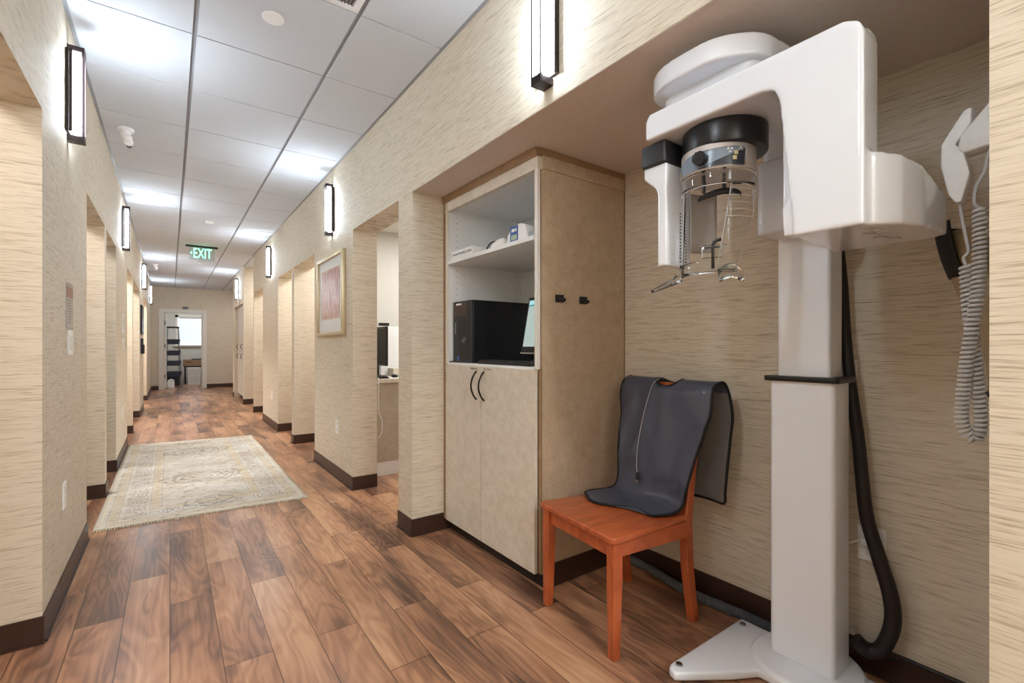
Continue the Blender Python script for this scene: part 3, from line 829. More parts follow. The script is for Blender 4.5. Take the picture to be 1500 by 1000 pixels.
# profile along the drape: (x, z) from the seat up over the top rail and down behind
prof = [(.045, .4435), (-.02, .4435), (-.09, .444), (-.145, .452), (-.172, .485), (-.180, .55), (-.195, .65), (-.217, .75), (-.242, .86), (-.256, .925), (-.272, .957), (-.298, .963), (-.318, .945), (-.330, .88), (-.328, .78), (-.326, .66), (-.322, .56), (-.320, .475)]
PP = catmull([Vector((p[0], 0, p[1])) for p in prof], 5)
cum = [0]
for a, b_ in zip(PP, PP[1:]): cum.append(cum[-1]+(b_-a).length)
TL = cum[-1]
def path(t):
    d = t*TL
    for i in range(len(cum)-1):
        if cum[i+1] >= d:
            f_ = (d-cum[i])/(cum[i+1]-cum[i]+1e-9); return PP[i].lerp(PP[i+1], f_)
    return PP[-1]
# width limits (image left is -y local, image right +y local)
wl_ = [(0, -.215), (.06, -.222), (.12, -.20), (.17, -.185), (.22, -.18), (.33, -.19), (.42, -.215), (.5, -.245), (.58, -.245), (.62, -.24), (.8, -.23), (1, -.21)]
wr_ = [(0, .05), (.04, .12), (.08, .165), (.12, .18), (.2, .195), (.3, .215), (.4, .245), (.48, .26), (.56, .255), (.62, .262), (.72, .285), (.85, .27), (1, .255)]
def interp(tab, t):
    for (a, va), (b_, vb) in zip(tab, tab[1:]):
        if t <= b_: return va+(vb-va)*(t-a)/(b_-a)
    return tab[-1][1]
def surf(u, v, off=0):
    p = path(v); a = interp(wl_, v); b_ = interp(wr_, v); y = a+(b_-a)*u
    fold = .009*math.sin(u*9+v*3)*min(1, max(0, (v-.12)*6)) + .005*math.sin(u*19+v*9)*min(1, max(0, (v-.16)*5))
    if .2 < v < .55: x = p.x+max(fold, -.002)+.004
    elif v >= .6: x = p.x-abs(fold)*.8
    else: x = p.x
    z = p.z
    if .10 < v < .56:
        w_ = min(1, (v-.10)*9)*min(1, (.56-v)*9)
        nn = noise.noise(Vector((u*3.2+v*2.0, v*5.5-u*1.5, 3.3)))
        x += .016*w_*(1-abs(nn)*3.2)*(.5+.5*(1-v)) - .006*w_
        x += .010*math.exp(-((v-.19-.05*u)/.02)**2)*math.sin(u*6+.5)
    if v < .17: z += .0015+.003*(math.sin(u*7+v*20)+1)*min(1, v*8)
    e = abs(u-.5)*2
    if v > .58: x -= .014*e*e
    elif v > .2: x += .010*(1-e*e)*0 + (-.008)*e**4
    if v < .06: x -= (.10*max(0, (u-.45)/.55)**1.5 + .05*max(0, (.35-u)/.35)) * (1-v/.06)
    if .46 < v < .56 and abs(u-.52) < .13:     # neck cut-out dips
        z -= .0
    return Vector((x, y, z))
am = MB(); NU, NV = 40, 90
V = [[am.bm.verts.new(surf(i/NU, j/NV)) for j in range(NV+1)] for i in range(NU+1)]
vtop = max(range(NV+1), key=lambda j: path(j/NV).z)/NV
for i in range(NU):
    for j in range(NV):
        u, v = (i+.5)/NU, (j+.5)/NV
        if ((u-.53)/.13)**2+((v-vtop)/.034)**2 < 1: continue          # neck opening
        f_ = am.bm.faces.new((V[i][j], V[i+1][j], V[i+1][j+1], V[i][j+1])); f_.material_index = 1 if v > vtop+.05 else 0
bmesh.ops.delete(am.bm, geom=[v for v in am.bm.verts if not v.link_faces], context='VERTS')
a_ = obj('apron_cloth', am, M['apron'], ap, local=True, smooth='all', mats=[M['apron'], M['flap']])
for v in a_.data.vertices: v.co.z -= .44
q = a_.modifiers.new('t', 'SOLIDIFY'); q.thickness = .005; q.offset = 0
bd = MB(); loop = []
for i in range(0, NU+1, 4): loop.append(surf(i/NU, 0))
for j in range(3, NV+1, 3): loop.append(surf(1, j/NV))
for i in range(NU-4, -1, -4): loop.append(surf(i/NU, 1))
for j in range(NV-3, 0, -3): loop.append(surf(0, j/NV))
bd.tube([p-Vector((0, 0, .44)) for p in loop], .0055, 8, closed=True, sub=3)
nk = [surf(.53+.13*math.cos(a*PI/12), vtop+.034*math.sin(a*PI/12))-Vector((0, 0, .44)) for a in range(24)]
bd.tube(nk, .005, 8, closed=True, sub=2)
obj('binding', bd, M['piping'], ap, local=True, smooth=60)

cb = thing('sensor_cable', 'thin pale cable hanging down the front of the draped apron', 'cable', (1.70, 1.36, .55))
def wp(x, y, z):      # chair-local point to world
    a = math.radians(174.2); return Vector((1.498+x*math.cos(a)-y*math.sin(a), 1.327+x*math.sin(a)+y*math.cos(a), z))
cpts = [wp(-.335, .03, .86), wp(-.325, .02, .955), wp(-.300, .005, .975), wp(-.268, -.005, .972), wp(-.244, -.035, .94), wp(-.222, -.05, .86), wp(-.198, -.06, .76), wp(-.176, -.062, .66), wp(-.164, -.056, .585), wp(-.158, -.045, .55)]
obj('wire', MB().tube(cpts, .0012, 6), M['cord'], cb, smooth=60)
e = cpts[-1]
obj('plug', MB().box(e.x-.006, e.x+.006, e.y-.007, e.y+.007, e.z-.028, e.z+.006, .002), M['gblack'], cb)
obj('plug_tip', MB().box(e.x-.004, e.x+.004, e.y-.006, e.y+.006, e.z-.042, e.z-.0285, .001), M['chrome'], cb)

# ------------------------------------------------------------------ panoramic x-ray machine
xm = thing('dental_xray_machine', 'white panoramic dental x-ray machine on a column in the alcove', 'x-ray machine', (1.72, .712, 0))
def remesh(o, vox=.004, it=10, smooth=True):
    r = o.modifiers.new('r', 'REMESH'); r.mode = 'VOXEL'; r.voxel_size = vox; r.use_smooth_shade = smooth
    s_ = o.modifiers.new('s', 'SMOOTH'); s_.factor = .5; s_.iterations = it
    return o
# base plate with two forward prongs
def mirY(p): return (p[0], 2*.712-p[1])
half = [(1.83, .983), (1.375, .983), (1.352, .972), (1.345, .945), (1.365, .930), (1.488, .845), (1.508, .832), (1.585, .790)]
outline = half + [mirY(p) for p in half[::-1]]
obj('base_plate', MB().prism(outline, 'z', .004, .034, .008, 3), M['white'], xm, smooth=50)
rb_ = MB(); rb_.cyl((1.745, .712, .041), .17, .014, r2=.158, n=64, bev=.003)
obj('base_dome', rb_, M['white'], xm, smooth=50)
for (x, y) in ((1.39, .96), (1.79, .955), (1.615, .60), (1.79, .535)):
    obj('bolt', MB().cyl((x, y, .036 if x < 1.5 or y > .9 or y < .54 else .05), .011, .008, n=20, bev=.002), M['steel'], xm, smooth=50)
def rbox(x0, x1, y0, y1, z0, z1, r, n=6):
    pts = []
    for (cx, cy, a0) in ((x1-r, y1-r, 0), (x0+r, y1-r, 90), (x0+r, y0+r, 180), (x1-r, y0+r, 270)):
        for k in range(n+1):
            a = math.radians(a0+90*k/n); pts.append((cx+r*math.cos(a), cy+r*math.sin(a)))
    return pts
obj('lower_column', MB().prism(rbox(1.70, 1.83, .612, .812, 0, 0, .016), 'z', .049, .988), M['white'], xm, smooth=40)
obj('column_collar', MB().prism(rbox(1.685, 1.84, .596, .828, 0, 0, .016), 'z', .9885, 1.006, .003, 2), M['black'], xm, smooth=40)
obj('upper_column', MB().prism(rbox(1.715, 1.82, .630, .793, 0, 0, .012), 'z', 1.0065, 1.90), M['white'], xm, smooth=40)
# carriage and fixed overhead arm
cg = MB(); cg.prism(rbox(1.60, 1.825, .600, .815, 0, 0, .03), 'z', 1.478, 1.722, .01, 3)
obj('carriage', cg, M['gloss'], xm, smooth=50)
ca = MB(); ca.prism(rbox(1.612, 1.825, .612, .803, 0, 0, .03), 'z', 1.715, 1.90)
ca.prism(rounded([(1.275, .955), (1.275, .655), (1.62, .625), (1.80, .625), (1.80, .80), (1.62, .955)], .05, 6), 'z', 1.835, 1.90)
obj('support_arm', ca, M['gloss'], xm); remesh(C.objects[-1] if False else [o for o in C.objects if o.name.startswith('support_arm')][-1], .005, 8)
cp = MB(); cp.prism(rounded([(1.262, .978), (1.204, .90), (1.204, .72), (1.285, .630), (1.62, .600), (1.825, .605), (1.825, .82), (1.62, .985)], .05, 8), 'z', 1.893, 1.958)
co = obj('arm_cover', cp, M['gloss'], xm); remesh(co, .005, 14)
# rotating unit
ra = MB()
prof_ = [(.932, 1.820), (.410, 1.820), (.384, 1.806), (.376, 1.785), (.376, 1.368), (.515, 1.368), (.549, 1.705), (.562, 1.734), (.59, 1.742), (.946, 1.742), (.946, 1.80)]
ra.prism(prof_, 'x', 1.195, 1.285)
ra.box(1.275, 1.46, .45, .943, 1.742, 1.818)
ra.prism([(1.20, .52), (1.20, .395), (1.225, .362), (1.262, .328), (1.325, .306), (1.475, .298), (1.50, .33), (1.50, .54)], 'z', 1.368, 1.520)
bmv = ra.bm
for v in bmv.verts:
    if abs(v.co.z-1.520) < 1e-4:
        v.co.z = 1.528-.28*max(0, v.co.x-1.23)
ra.prism([(1.24, .378), (1.24, .56), (1.44, .56), (1.40, .49), (1.285, .378)], 'z', 1.45, 1.806)
ro2 = obj('rotating_arm', ra, M['gloss'], xm); remesh(ro2, .004, 18)
obj('pivot', MB().cyl((1.345, .777, 1.826), .09, .02, n=40), M['gloss'], xm, smooth=40)
hc = MB(); hc.prism([(.505, 1.372), (.540, 1.372), (.543, 1.44), (.530, 1.46), (.517, 1.485), (.512, 1.455)], 'x', 1.200, 1.245, .004, 3)
obj('collimator_clip', hc, M['gloss'], xm, smooth=50)
lbm = MB(); 
for i in range(5):
    lbm.box(1.26+i*.035, 1.285+i*.035, .37+.02*(i % 2), .39+.02*(i % 2), 1.3665, 1.3672)
obj('underside_label', lbm, M['cord'], xm)
# sensor head
sc_ = MB(); sc_.box(1.222, 1.36, .893, .984, 1.672, 1.741, .006, 3); obj('sensor_collar', sc_, M['gblack'], xm, smooth=50)
sh = MB(); sh.prism([(.980, 1.672), (.980, 1.640), (.935, 1.598), (.928, 1.58), (.928, 1.356), (.896, 1.356), (.896, 1.672)], 'x', 1.232, 1.36)
so2 = obj('sensor_head', sh, M['gloss'], xm); remesh(so2, .003, 5)
vh = MB()
for i in range(16):
    for k in range(3):
        vh.box(1.30+k*.014, 1.306+k*.014, .8942, .8955, 1.372+i*.010, 1.376+i*.010)
obj('sensor_vent', vh, M['dark'], xm)['kind'] = 'stuff'
# ring, drum and control panel
RC = (1.335, .768); DC = (1.318, .778)
obj('black_ring', MB().cyl((RC[0], RC[1], 1.706), .117, .071, n=64, bev=.006), M['black'], xm, smooth=40)
obj('control_drum', MB().cyl((DC[0], DC[1], 1.638), .102, .072, n=64, bev=.003), mat('pinkish grey plastic', (188, 180, 178), .3, coat=.4), xm, smooth=40)
A0 = math.radians(210.5)
def cylpt(delta, z, r): a = A0+math.radians(delta); return Vector((DC[0]+r*math.cos(a), DC[1]+r*math.sin(a), z))
def patch(mb, f, nu=24, nv=6): return mb.grid(f, nu, nv)
pnl = MB(); patch(pnl, lambda u, v: cylpt(-88+u*(88+38+4*v), 1.607+v*(.022+.028*math.sin(min(1, u*1.6+.25)*PI/2)), .1035))
cpn = obj('control_panel', pnl, M['panel'], xm, smooth='all')
pd = MB(); patch(pd, lambda u, v: cylpt(-30+u*(70+2*v), 1.608+v*(.004+.042*max(0, (u-.1)/.9)**1.2), .1042)); obj('dark_field', pd, M['paneld'], cpn, smooth='all')
edge = MB(); edge.tube([cylpt(-84+i*8, 1.606+.001, .1045) for i in range(16)]+[cylpt(41, 1.612, .1045), cylpt(43, 1.655, .1045), cylpt(40, 1.659, .1045)]+[cylpt(36-i*10, 1.659-.0008*i, .1045) for i in range(9)], .0009, 6)
obj('panel_edge', edge, M['chrome'], cpn, smooth=60)
kd = -24; a = A0+math.radians(kd); kp = cylpt(kd, 1.633, .112)
Mk = Matrix.Rotation(a, 3, 'Z') @ Matrix.Rotation(PI/2, 3, 'Y')
obj('knob', MB().cyl(kp, .0185, .020, Mk, n=32, bev=.002), M['black'], cpn, smooth=40)
for (d_, z_) in ((26, 1.640), (24, 1.626), (-80, 1.622), (-80, 1.614)):
    a = A0+math.radians(d_); Mb = Matrix.Rotation(a, 3, 'Z')
    bt = MB(); bt.box(-.0006, .0006, -.0055, .0055, -.0055, .0055)
    for v in bt.bm.verts: v.co = Mb @ v.co + cylpt(d_, z_, .1052)
    obj('button', bt, M['yellow'], cpn)
def ppatch(name, pts, m_):      # small mark drawn in (delta, z) on the panel
    w_ = MB(); vs = [w_.bm.verts.new(cylpt(d_, z_, .1055)) for d_, z_ in pts]; w_.bm.faces.new(vs); return obj(name, w_, m_, cpn)
def ppatches(name, polys, m_):
    w_ = MB()
    for pts in polys:
        vs = [w_.bm.verts.new(cylpt(d_, z_, .1055)) for d_, z_ in pts]; w_.bm.faces.new(vs)
    return obj(name, w_, m_, cpn)
tre = []
for k in range(3):
    aa = PI/2+k*2*PI/3+PI
    c0 = (17, 1.648)
    pts = [(c0[0]+math.degrees(.0018*math.cos(aa)/.1), c0[1]+.0018*math.sin(aa))]
    for q_ in (-.5, -.2, .2, .5): pts.append((c0[0]+math.degrees(.0075*math.cos(aa+q_)/.1), c0[1]+.0075*math.sin(aa+q_)))
    tre.append(pts)
ppatches('radiation_mark', tre, M['paper'])
wt = MB(); tri = [cylpt(29.5, 1.6475, .1056), cylpt(36.5, 1.6475, .1056), cylpt(33, 1.6575, .1056)]
wt.tube(tri, .001, 5, smooth=False, closed=True); wt.tube([cylpt(33, 1.6545, .1056), cylpt(33, 1.6495, .1056)], .001, 5, smooth=False)
obj('warning_mark', wt, M['paper'], cpn)

# clear positioning shield
def thick(o, t, off=0):
    q = o.modifiers.new('t', 'SOLIDIFY'); q.thickness = t; q.offset = off; return o
RS = .1
shd = MB()
def limb(z):     # inner, outer delta for the right limb
    t = (1.60-z)/.28
    t = min(max(t, 0), 1)
    return 24-26*t, 88-62*t**1.15
NZ = 26
patch(shd, lambda u, v: cylpt(-92+u*182, 1.558+v*.044, RS), 48, 4)
patch(shd, lambda u, v: cylpt(limb(1.318+v*.24)[0]*(1-u)+limb(1.318+v*.24)[1]*u, 1.318+v*.24, RS), 14, NZ)
patch(shd, lambda u, v: cylpt(-92+u*(34-10*(1-v)), 1.318+v*.24, RS), 8, NZ)
patch(shd, lambda u, v: cylpt(-92+u*(92+28), 1.312+v*.036, RS), 30, 3)
shield = thick(obj('head_shield', shd, M['clear'], xm, smooth='all'), .004)
# back leaf of the shield, frosted
bk = MB(); patch(bk, lambda u, v: cylpt(-178+u*55, 1.40+v*.185, RS*.95), 12, 6)
thick(obj('back_leaf', bk, mat('frosted panel', (176, 170, 168), .3, alpha=.75), xm, smooth='all'), .003)
ln_ = MB()
for k in range(5):
    z = 1.545-k*.0195; a_, b_ = limb(z)
    ln_.tube([cylpt(a_+(b_-a_)*t/6, z, RS+.0025) for t in range(7)], .0005, 5, smooth=False)
ln_.tube([cylpt(limb(1.558-.24*t/12)[1], 1.558-.24*t/12, RS) for t in range(13)], .0012, 6)
ln_.tube([cylpt(limb(1.558-.24*t/12)[0], 1.558-.24*t/12, RS) for t in range(13)], .0009, 6)
ln_.tube([cylpt(-92+t*15, 1.558, RS+.002) for t in range(8)], .0008, 6)
obj('shield_scale_lines', ln_, M['line'], xm)
tp = MB(); tp.tube([cylpt(-60+i*12, 1.548-.012*abs(i-6)/6*(1 if i < 6 else .1), .062+.004*(i % 2)*0) for i in range(13)], lambda t: .0035+.0065*math.sin(PI*min(1, max(0, t)))**.6, 10, flat=.55)
obj('temple_support', tp, M['blackm'], xm, smooth=60)
obj('support_post', MB().box(DC[0]-.04, DC[0]-.034, DC[1]-.045, DC[1]-.037, 1.548, 1.60), M['gblack'], xm)
obj('support_post', MB().box(DC[0]-.07, DC[0]-.064, DC[1]+.0, DC[1]+.008, 1.548, 1.60), M['gblack'], xm)
# bite block holder
bc = cylpt(-8, 1.37, .092)
bb = MB(); Mb = Matrix.Rotation(A0, 3, 'Z')
b0 = MB(); b0.box(-.012, .012, -.030, .026, -.016, .016, .003); b0.box(-.006, .006, -.036, .036, .016, .020, .001)
for v in b0.bm.verts: v.co = Mb @ v.co + bc
obj('bite_holder', b0, M['clearb'], xm, smooth=40)
bs = MB(); p0 = bc+Vector((0, 0, -.045)); bs.tube([p0, bc+Vector((0, 0, 0)), bc+Vector((0, 0, .022)), bc+Vector((.006, -.006, .032)), bc+Vector((.016, -.018, .036))], .0045, 8)
obj('bite_stick', bs, M['blackm'], xm, smooth=60)
# chin wings
wg = MB(); L0 = cylpt(-86, 1.325, RS)
def wing(u, v):
    r_ = Vector((-.81, .586, 0)); 
    zt = 1.352-.078*u**.55; zb = 1.306-.034*u
    p = L0 + r_*(u*.092) + Vector((.012, .018, 0))*math.sin(v*PI)*(1-u)
    p.z = zb+(zt-zb)*v; return p
wg.grid(wing, 14, 6); thick(obj('chin_wing', wg, M['clearb'], xm, smooth='all'), .009)
wg = MB(); R0 = cylpt(6, 1.332, RS)
def wing2(u, v):
    r_ = Vector((.81, -.586, 0)); t = v-.5
    p = R0 + r_*(u*.068-.008) + Vector((.02, .012, 0))*math.sin(v*PI)*.8
    zb = 1.288+.012*math.sin(u*PI); zt = 1.316+.026*math.sin(min(1, u*1.15)*PI*.8)-.016*u
    p.z = zb+(zt-zb)*v; return p
wg.grid(wing2, 12, 6); thick(obj('chin_wing', wg, M['clearb'], xm, smooth='all'), .009)

# cable sleeve of the machine
hs = thing('cable_sleeve', 'thick black cable sleeve hanging in a loop beside the machine column', 'cable', (1.87, .55, .12))
hp = HOSE = [(1.83, .655, 1.62), (1.845, .650, 1.45), (1.865, .645, 1.30), (1.87, .640, 1.15), (1.86, .622, .98), (1.86, .602, .82), (1.86, .588, .66), (1.86, .575, .54), (1.86, .545, .43), (1.86, .512, .31), (1.86, .508, .22), (1.86, .535, .135), (1.85, .570, .112), (1.835, .600, .14)]
obj('sleeve', MB().tube(hp, lambda t: .014+.009*min(1, t*1.4), 14), M['hose'], hs, smooth=60)
cd = thing('floor_conduit', 'ribbed grey conduit lying on the floor from behind the chair to the machine', 'conduit', (1.86, 1.3, 0))
CP = [(1.905, 1.61, .0215), (1.90, 1.50, .0215), (1.875, 1.36, .0215), (1.855, 1.22, .0215), (1.865, 1.10, .0215), (1.875, 1.0, .0215), (1.875, .93, .0215), (1.88, .86, .0215)]
cc = catmull([Vector(p) for p in CP], 110)
obj('conduit_tube', MB().tube(cc, lambda t: .0185+.0024*math.sin(t*2*PI*85), 14, smooth=False), M['conduit'], cd, smooth=60)

# outlets and plates
def plate(label, loc, n, w, h, kind='outlet', group='white wall plates'):
    """n: 'R' right wall facing -x, 'L' left wall facing +x"""
    t = thing('wall_outlet' if kind == 'outlet' else 'light_switch', label, 'outlet' if kind == 'outlet' else 'light switch', loc, 0 if n == 'R' else PI, group)
    obj('cover_plate', MB().box(-.006, 0, -w/2, w/2, -h/2, h/2, .002), M['offwhite'], t, local=True)
    if kind == 'outlet':
        for dz in (-.025, .025): obj('socket', MB().box(-.0075, -.0061, -.016, .016, dz-.014, dz+.014, .001), M['trimw'], t, local=True)
    else:
        k = max(1, round(w/.05)-0)
        for i in range(k): obj('rocker', MB().box(-.0095, -.0061, -w/2+w*(i+.5)/k-.016, -w/2+w*(i+.5)/k+.016, -.033, .033, .001), M['trimw'], t, local=True)
    return t
plate('white outlet on the right wall below the gold framed picture', (XR, 4.09, .433), 'R', .072, .117)
plate('white outlet on the right wall below the second right-hand sconce', (XR, 7.22, .436), 'R', .072, .117)
plate('white outlet low on the left wall at the near end', (XL, 2.895, .44), 'L', .072, .117)
plate('white outlet low on the left wall beyond the rug edge', (XL, 6.1, .44), 'L', .072, .117)
plate('white switch plate on the left wall below the red headed notice', (XL, 3.05, 1.125), 'L', .115, .117, 'switch')
plate('white switch plate on the left wall below the plain white notice', (XL, 6.2, 1.13), 'L', .115, .117, 'switch')
plate('white outlet in the alcove behind the looped black sleeve', (1.93, .583, .435), 'R', .08, .117)
plate('white wall plate in the alcove just beside the machine column', (1.93, .66, 1.03), 'R', .075, .06, 'switch')
oc = thing('power_cord', 'white power cord from the alcove outlet to the machine column', 'cord', (1.9, .6, .40))
obj('plug', MB().box(1.895, 1.921, .575, .605, .435, .46, .003), M['offwhite'], oc)
obj('wire', MB().tube([(1.905, .60, .45), (1.89, .625, .44), (1.87, .645, .425), (1.835, .66, .41)], .0035, 8), M['offwhite'], oc, smooth=60)
wc = obj('thin_cable', MB().tube([(1.835, .63, .21), (1.85, .62, .17), (1.86, .607, .14), (1.87, .60, .118)], .0025, 6), M['cord'], smooth=60)
tag(recenter(wc), 'thin pale cable behind the foot of the machine column', 'cable')
fc = obj('floor_cable', MB().tube([(1.86, .52, .105), (1.90, .48, .108), (1.905, .40, .104), (1.905, .30, .104), (1.90, .20, .1045)], .004, 8), M['black'], smooth=60)
tag(recenter(fc), 'black cable running along the top of the alcove baseboard', 'cable')

# exposure switch with coiled cord on the near end wall of the alcove
hsx = 1.45
br = thing('exposure_switch', 'white handheld exposure switch in its holder with a long coiled cord', 'handset', (hsx, .19, 1.0))
obj('holder', MB().prism([(.1775, 1.645), (.215, 1.640), (.268, 1.575), (.272, 1.548), (.262, 1.535), (.1775, 1.545)], 'x', 1.425, 1.475, .005, 3), M['offwhite'], br, smooth=50)
hs_ = MB(); hs_.prism([(.248, 1.635), (.262, 1.632), (.300, 1.568), (.302, 1.52), (.288, 1.45), (.276, 1.428), (.266, 1.43), (.252, 1.49), (.262, 1.54), (.276, 1.56), (.250, 1.60)], 'x', 1.43, 1.47)
h_ = obj('handset', hs_, M['offwhite'], br); remesh(h_, .0025, 5)
obj('handset_cord', MB().tube([(1.45, .272, 1.432), (1.45, .268, 1.39), (1.45, .262, 1.35), (1.45, .258, 1.32), (1.45, .266, 1.305), (1.45, .262, 1.29)], .0035, 8), M['cord'], br, smooth=60)
def coil(p, turns, R, r):
    Pc = catmull([Vector(q_) for q_ in p], 24); n = turns*14; out = []
    cum_ = [0]
    for a_, b_ in zip(Pc, Pc[1:]): cum_.append(cum_[-1]+(b_-a_).length)
    j = 0
    for i in range(n+1):
        d = cum_[-1]*i/n
        while j < len(cum_)-2 and cum_[j+1] < d: j += 1
        f_ = (d-cum_[j])/(cum_[j+1]-cum_[j]+1e-9); q_ = Pc[j].lerp(Pc[j+1], f_); t = (Pc[j+1]-Pc[j]).normalized()
        X_ = Vector((1, 0, 0)); X_ = (X_-t*X_.dot(t)).normalized(); Y_ = t.cross(X_)
        a_ = 2*PI*turns*i/n; out.append(q_+X_*math.cos(a_)*R+Y_*math.sin(a_)*R)
    return MB().tube(out, r, 7, smooth=False)
cpath = [(1.45, .262, 1.29), (1.452, .258, 1.20), (1.455, .250, 1.10), (1.46, .243, 1.00), (1.462, .240, .93), (1.46, .252, .898), (1.452, .268, .93), (1.445, .266, 1.00), (1.44, .256, 1.10), (1.44, .242, 1.22), (1.44, .238, 1.33), (1.44, .238, 1.41)]
obj('coiled_cord', coil(cpath, 88, .0098, .0038), M['cord'], br, smooth=60)
obj('cord_tail', MB().tube([(1.45, .238, 1.41), (1.447, .248, 1.425), (1.447, .245, 1.46), (1.447, .232, 1.49), (1.447, .225, 1.536)], .0035, 8), M['cord'], br, smooth=60)

kh = thing('hanging_apron', 'khaki cloth apron with black trim hanging behind the coiled cord', 'apron', (1.68, .25, .98))
ks_ = MB()
def kf(u, v):
    y = .185+.012+ .150*math.sin(PI*min(1, .12+u*.88))*(.75+.25*math.sin(v*4+1)) * (1-.25*v)
    return Vector((1.56+.26*u+.02*math.sin(v*5), y, 1.40-v*.41))
ks_.grid(kf, 16, 24); thick(obj('cloth', ks_, M['khaki'], kh, smooth='all'), .006)
kt = MB(); kt.grid(lambda u, v: kf(.15+u*.6, v*.28)+Vector((-.006-.02*(1-v), .004+.012*(1-v), .022*(1-v))), 10, 10); thick(obj('black_strap', kt, M['blackm'], kh, smooth='all'), .005)
obj('bottom_trim', MB().tube([kf(i/12, 1) for i in range(13)], .008, 8), M['blackm'], kh, smooth=60)

# ------------------------------------------------------------------ pictures and notices
pf = thing('framed_picture', 'gold framed mauve and pink print on the right corridor wall', 'picture', (XR, 4.25, 1.2))
y0, y1, z0, z1 = 3.845, 4.66, 1.20, 1.895
fr = MB()
for a in ((y0, y0+.032, z0, z1), (y1-.032, y1, z0, z1)): fr.box(XR-.032, XR-.0005, a[0], a[1], a[2], a[3], .004)
for a in ((z0, z0+.032), (z1-.032, z1)): fr.box(XR-.032, XR-.0005, y0+.0325, y1-.0325, a[0], a[1], .004)
obj('frame', fr, M['gold'], pf, smooth=40)
obj('mount', MB().box(XR-.012, XR-.008, y0+.0325, y1-.0325, z0+.0325, z1-.0325), M['mat'], pf)
obj('print', MB().box(XR-.0135, XR-.0122, y0+.13, y1-.13, z0+.15, z1-.12), ART, pf)
obj('inner_fillet', MB().box(XR-.0128, XR-.0121, y0+.122, y1-.122, z0+.142, z1-.112), M['gold'], pf)
dp = thing('framed_picture', 'dark framed picture far along the left wall below the third sconce', 'picture', (XL, 9.95, 1.31))
obj('frame', MB().box(XL+.0005, XL+.025, 9.66, 10.3, 1.31, 1.78, .003), M['black'], dp)
obj('print', MB().box(XL+.0255, XL+.027, 9.70, 10.26, 1.35, 1.74), mat('dim print', (90, 88, 92), .2), dp)
tag(recenter(obj('chart_holder', MB().box(XL, XL+.03, 9.72, 10.05, .99, 1.24, .003).box(XL+.0305, XL+.045, 9.74, 10.03, .99, 1.14, .003), M['navy'])), 'dark wall pocket below the dark framed picture on the left wall', 'wall pocket')

nt1 = thing('wall_notice', 'laminated notice with a red header on the near left wall', 'notice', (XL, 3.03, 1.19))
obj('sheet', MB().box(XL+.0008, XL+.0025, 2.95, 3.12, 1.195, 1.395), M['paper'], nt1)
obj('red_header', MB().box(XL+.0026, XL+.0032, 2.955, 3.115, 1.335, 1.385), M['red'], nt1)
tl = MB()
for i in range(9): tl.box(XL+.0026, XL+.0031, 2.985+.01*(i % 2), 3.085-.008*(i % 3), 1.322-i*.013, 1.326-i*.013)
obj('printed_lines', tl, M['ink'], nt1)
obj('clear_sleeve', MB().box(XL+.0036, XL+.0046, 2.945, 3.125, 1.188, 1.402), M['sleeve'], nt1)
nt2 = thing('wall_notice', 'plain white notice on the left wall beyond the second opening', 'notice', (XL, 6.2, 1.21))
obj('sheet', MB().box(XL+.0008, XL+.006, 6.1, 6.28, 1.24, 1.43), M['paper'], nt2)
tl = MB()
for i in range(5): tl.box(XL+.0061, XL+.0066, 6.13, 6.25, 1.39-i*.025, 1.396-i*.025)
obj('printed_lines', tl, M['ink'], nt2)
ds = thing('door_sign', 'small black sign with white lettering above the store room doorway', 'sign', (.335, YE, 2.09))
obj('sign_plate', MB().box(.27, .40, YE-.008, YE-.0005, 2.088, 2.150, .001), M['black'], ds)
text('lettering', 'No Exit', .034, M['paper'], ds, frame_at((.328, YE-.0085, 2.119), (1, 0, 0), (0, 0, 1)), .0005)
obj('round_symbol', MB().cyl((.386, YE-.009, 2.119), .011, .001, 'y', 20), M['paper'], ds)
sb = thing('fire_alarm_strobe', 'white fire alarm strobe with a pink lens below the far right sconce', 'fire alarm', (XR, 11.0, 2.02))
obj('housing', MB().box(XR-.045, XR, 10.93, 11.05, 1.965, 2.075, .006, 3), M['offwhite'], sb, smooth=50)
obj('lens', MB().cyl((XR-.05, 10.99, 2.005), .03, .012, 'x', 24, bev=.003), M['redlens'], sb, smooth=50)

# ------------------------------------------------------------------ built-in cupboard far down on the right
fcab = thing('built_in_cupboard', 'tall pale built-in cupboard with dark handles far down the right wall', 'cupboard', (1.5, 11.19, 0))
obj('body', MB().box(1.225, 1.75, 10.432, 11.948, .09, 1.945), M['lamdoor'], fcab)
obj('toe_kick', MB().box(1.25, 1.75, 10.432, 11.948, .001, .0895), M['kick'], fcab)
for (a, b_) in ((10.436, 11.188), (11.192, 11.944)):
    for (z0, z1, hz) in ((.092, .985, .905), (.99, 1.943, 1.105)):
        d = obj('door', MB().box(1.205, 1.2245, a, b_, z0, z1, .001), mat('pale laminate', (206, 200, 190), .4), fcab)
        hy = a+.05 if a > 11 else a+.05
        hy = 11.85 if a > 11 else 11.12
        pts = [(1.203-.03*math.sin(PI*t/8), hy, hz-.055+.11*t/8) for t in range(9)]
        obj('handle', MB().tube(pts, .006, 8, sub=2), M['black'], d, smooth=60)

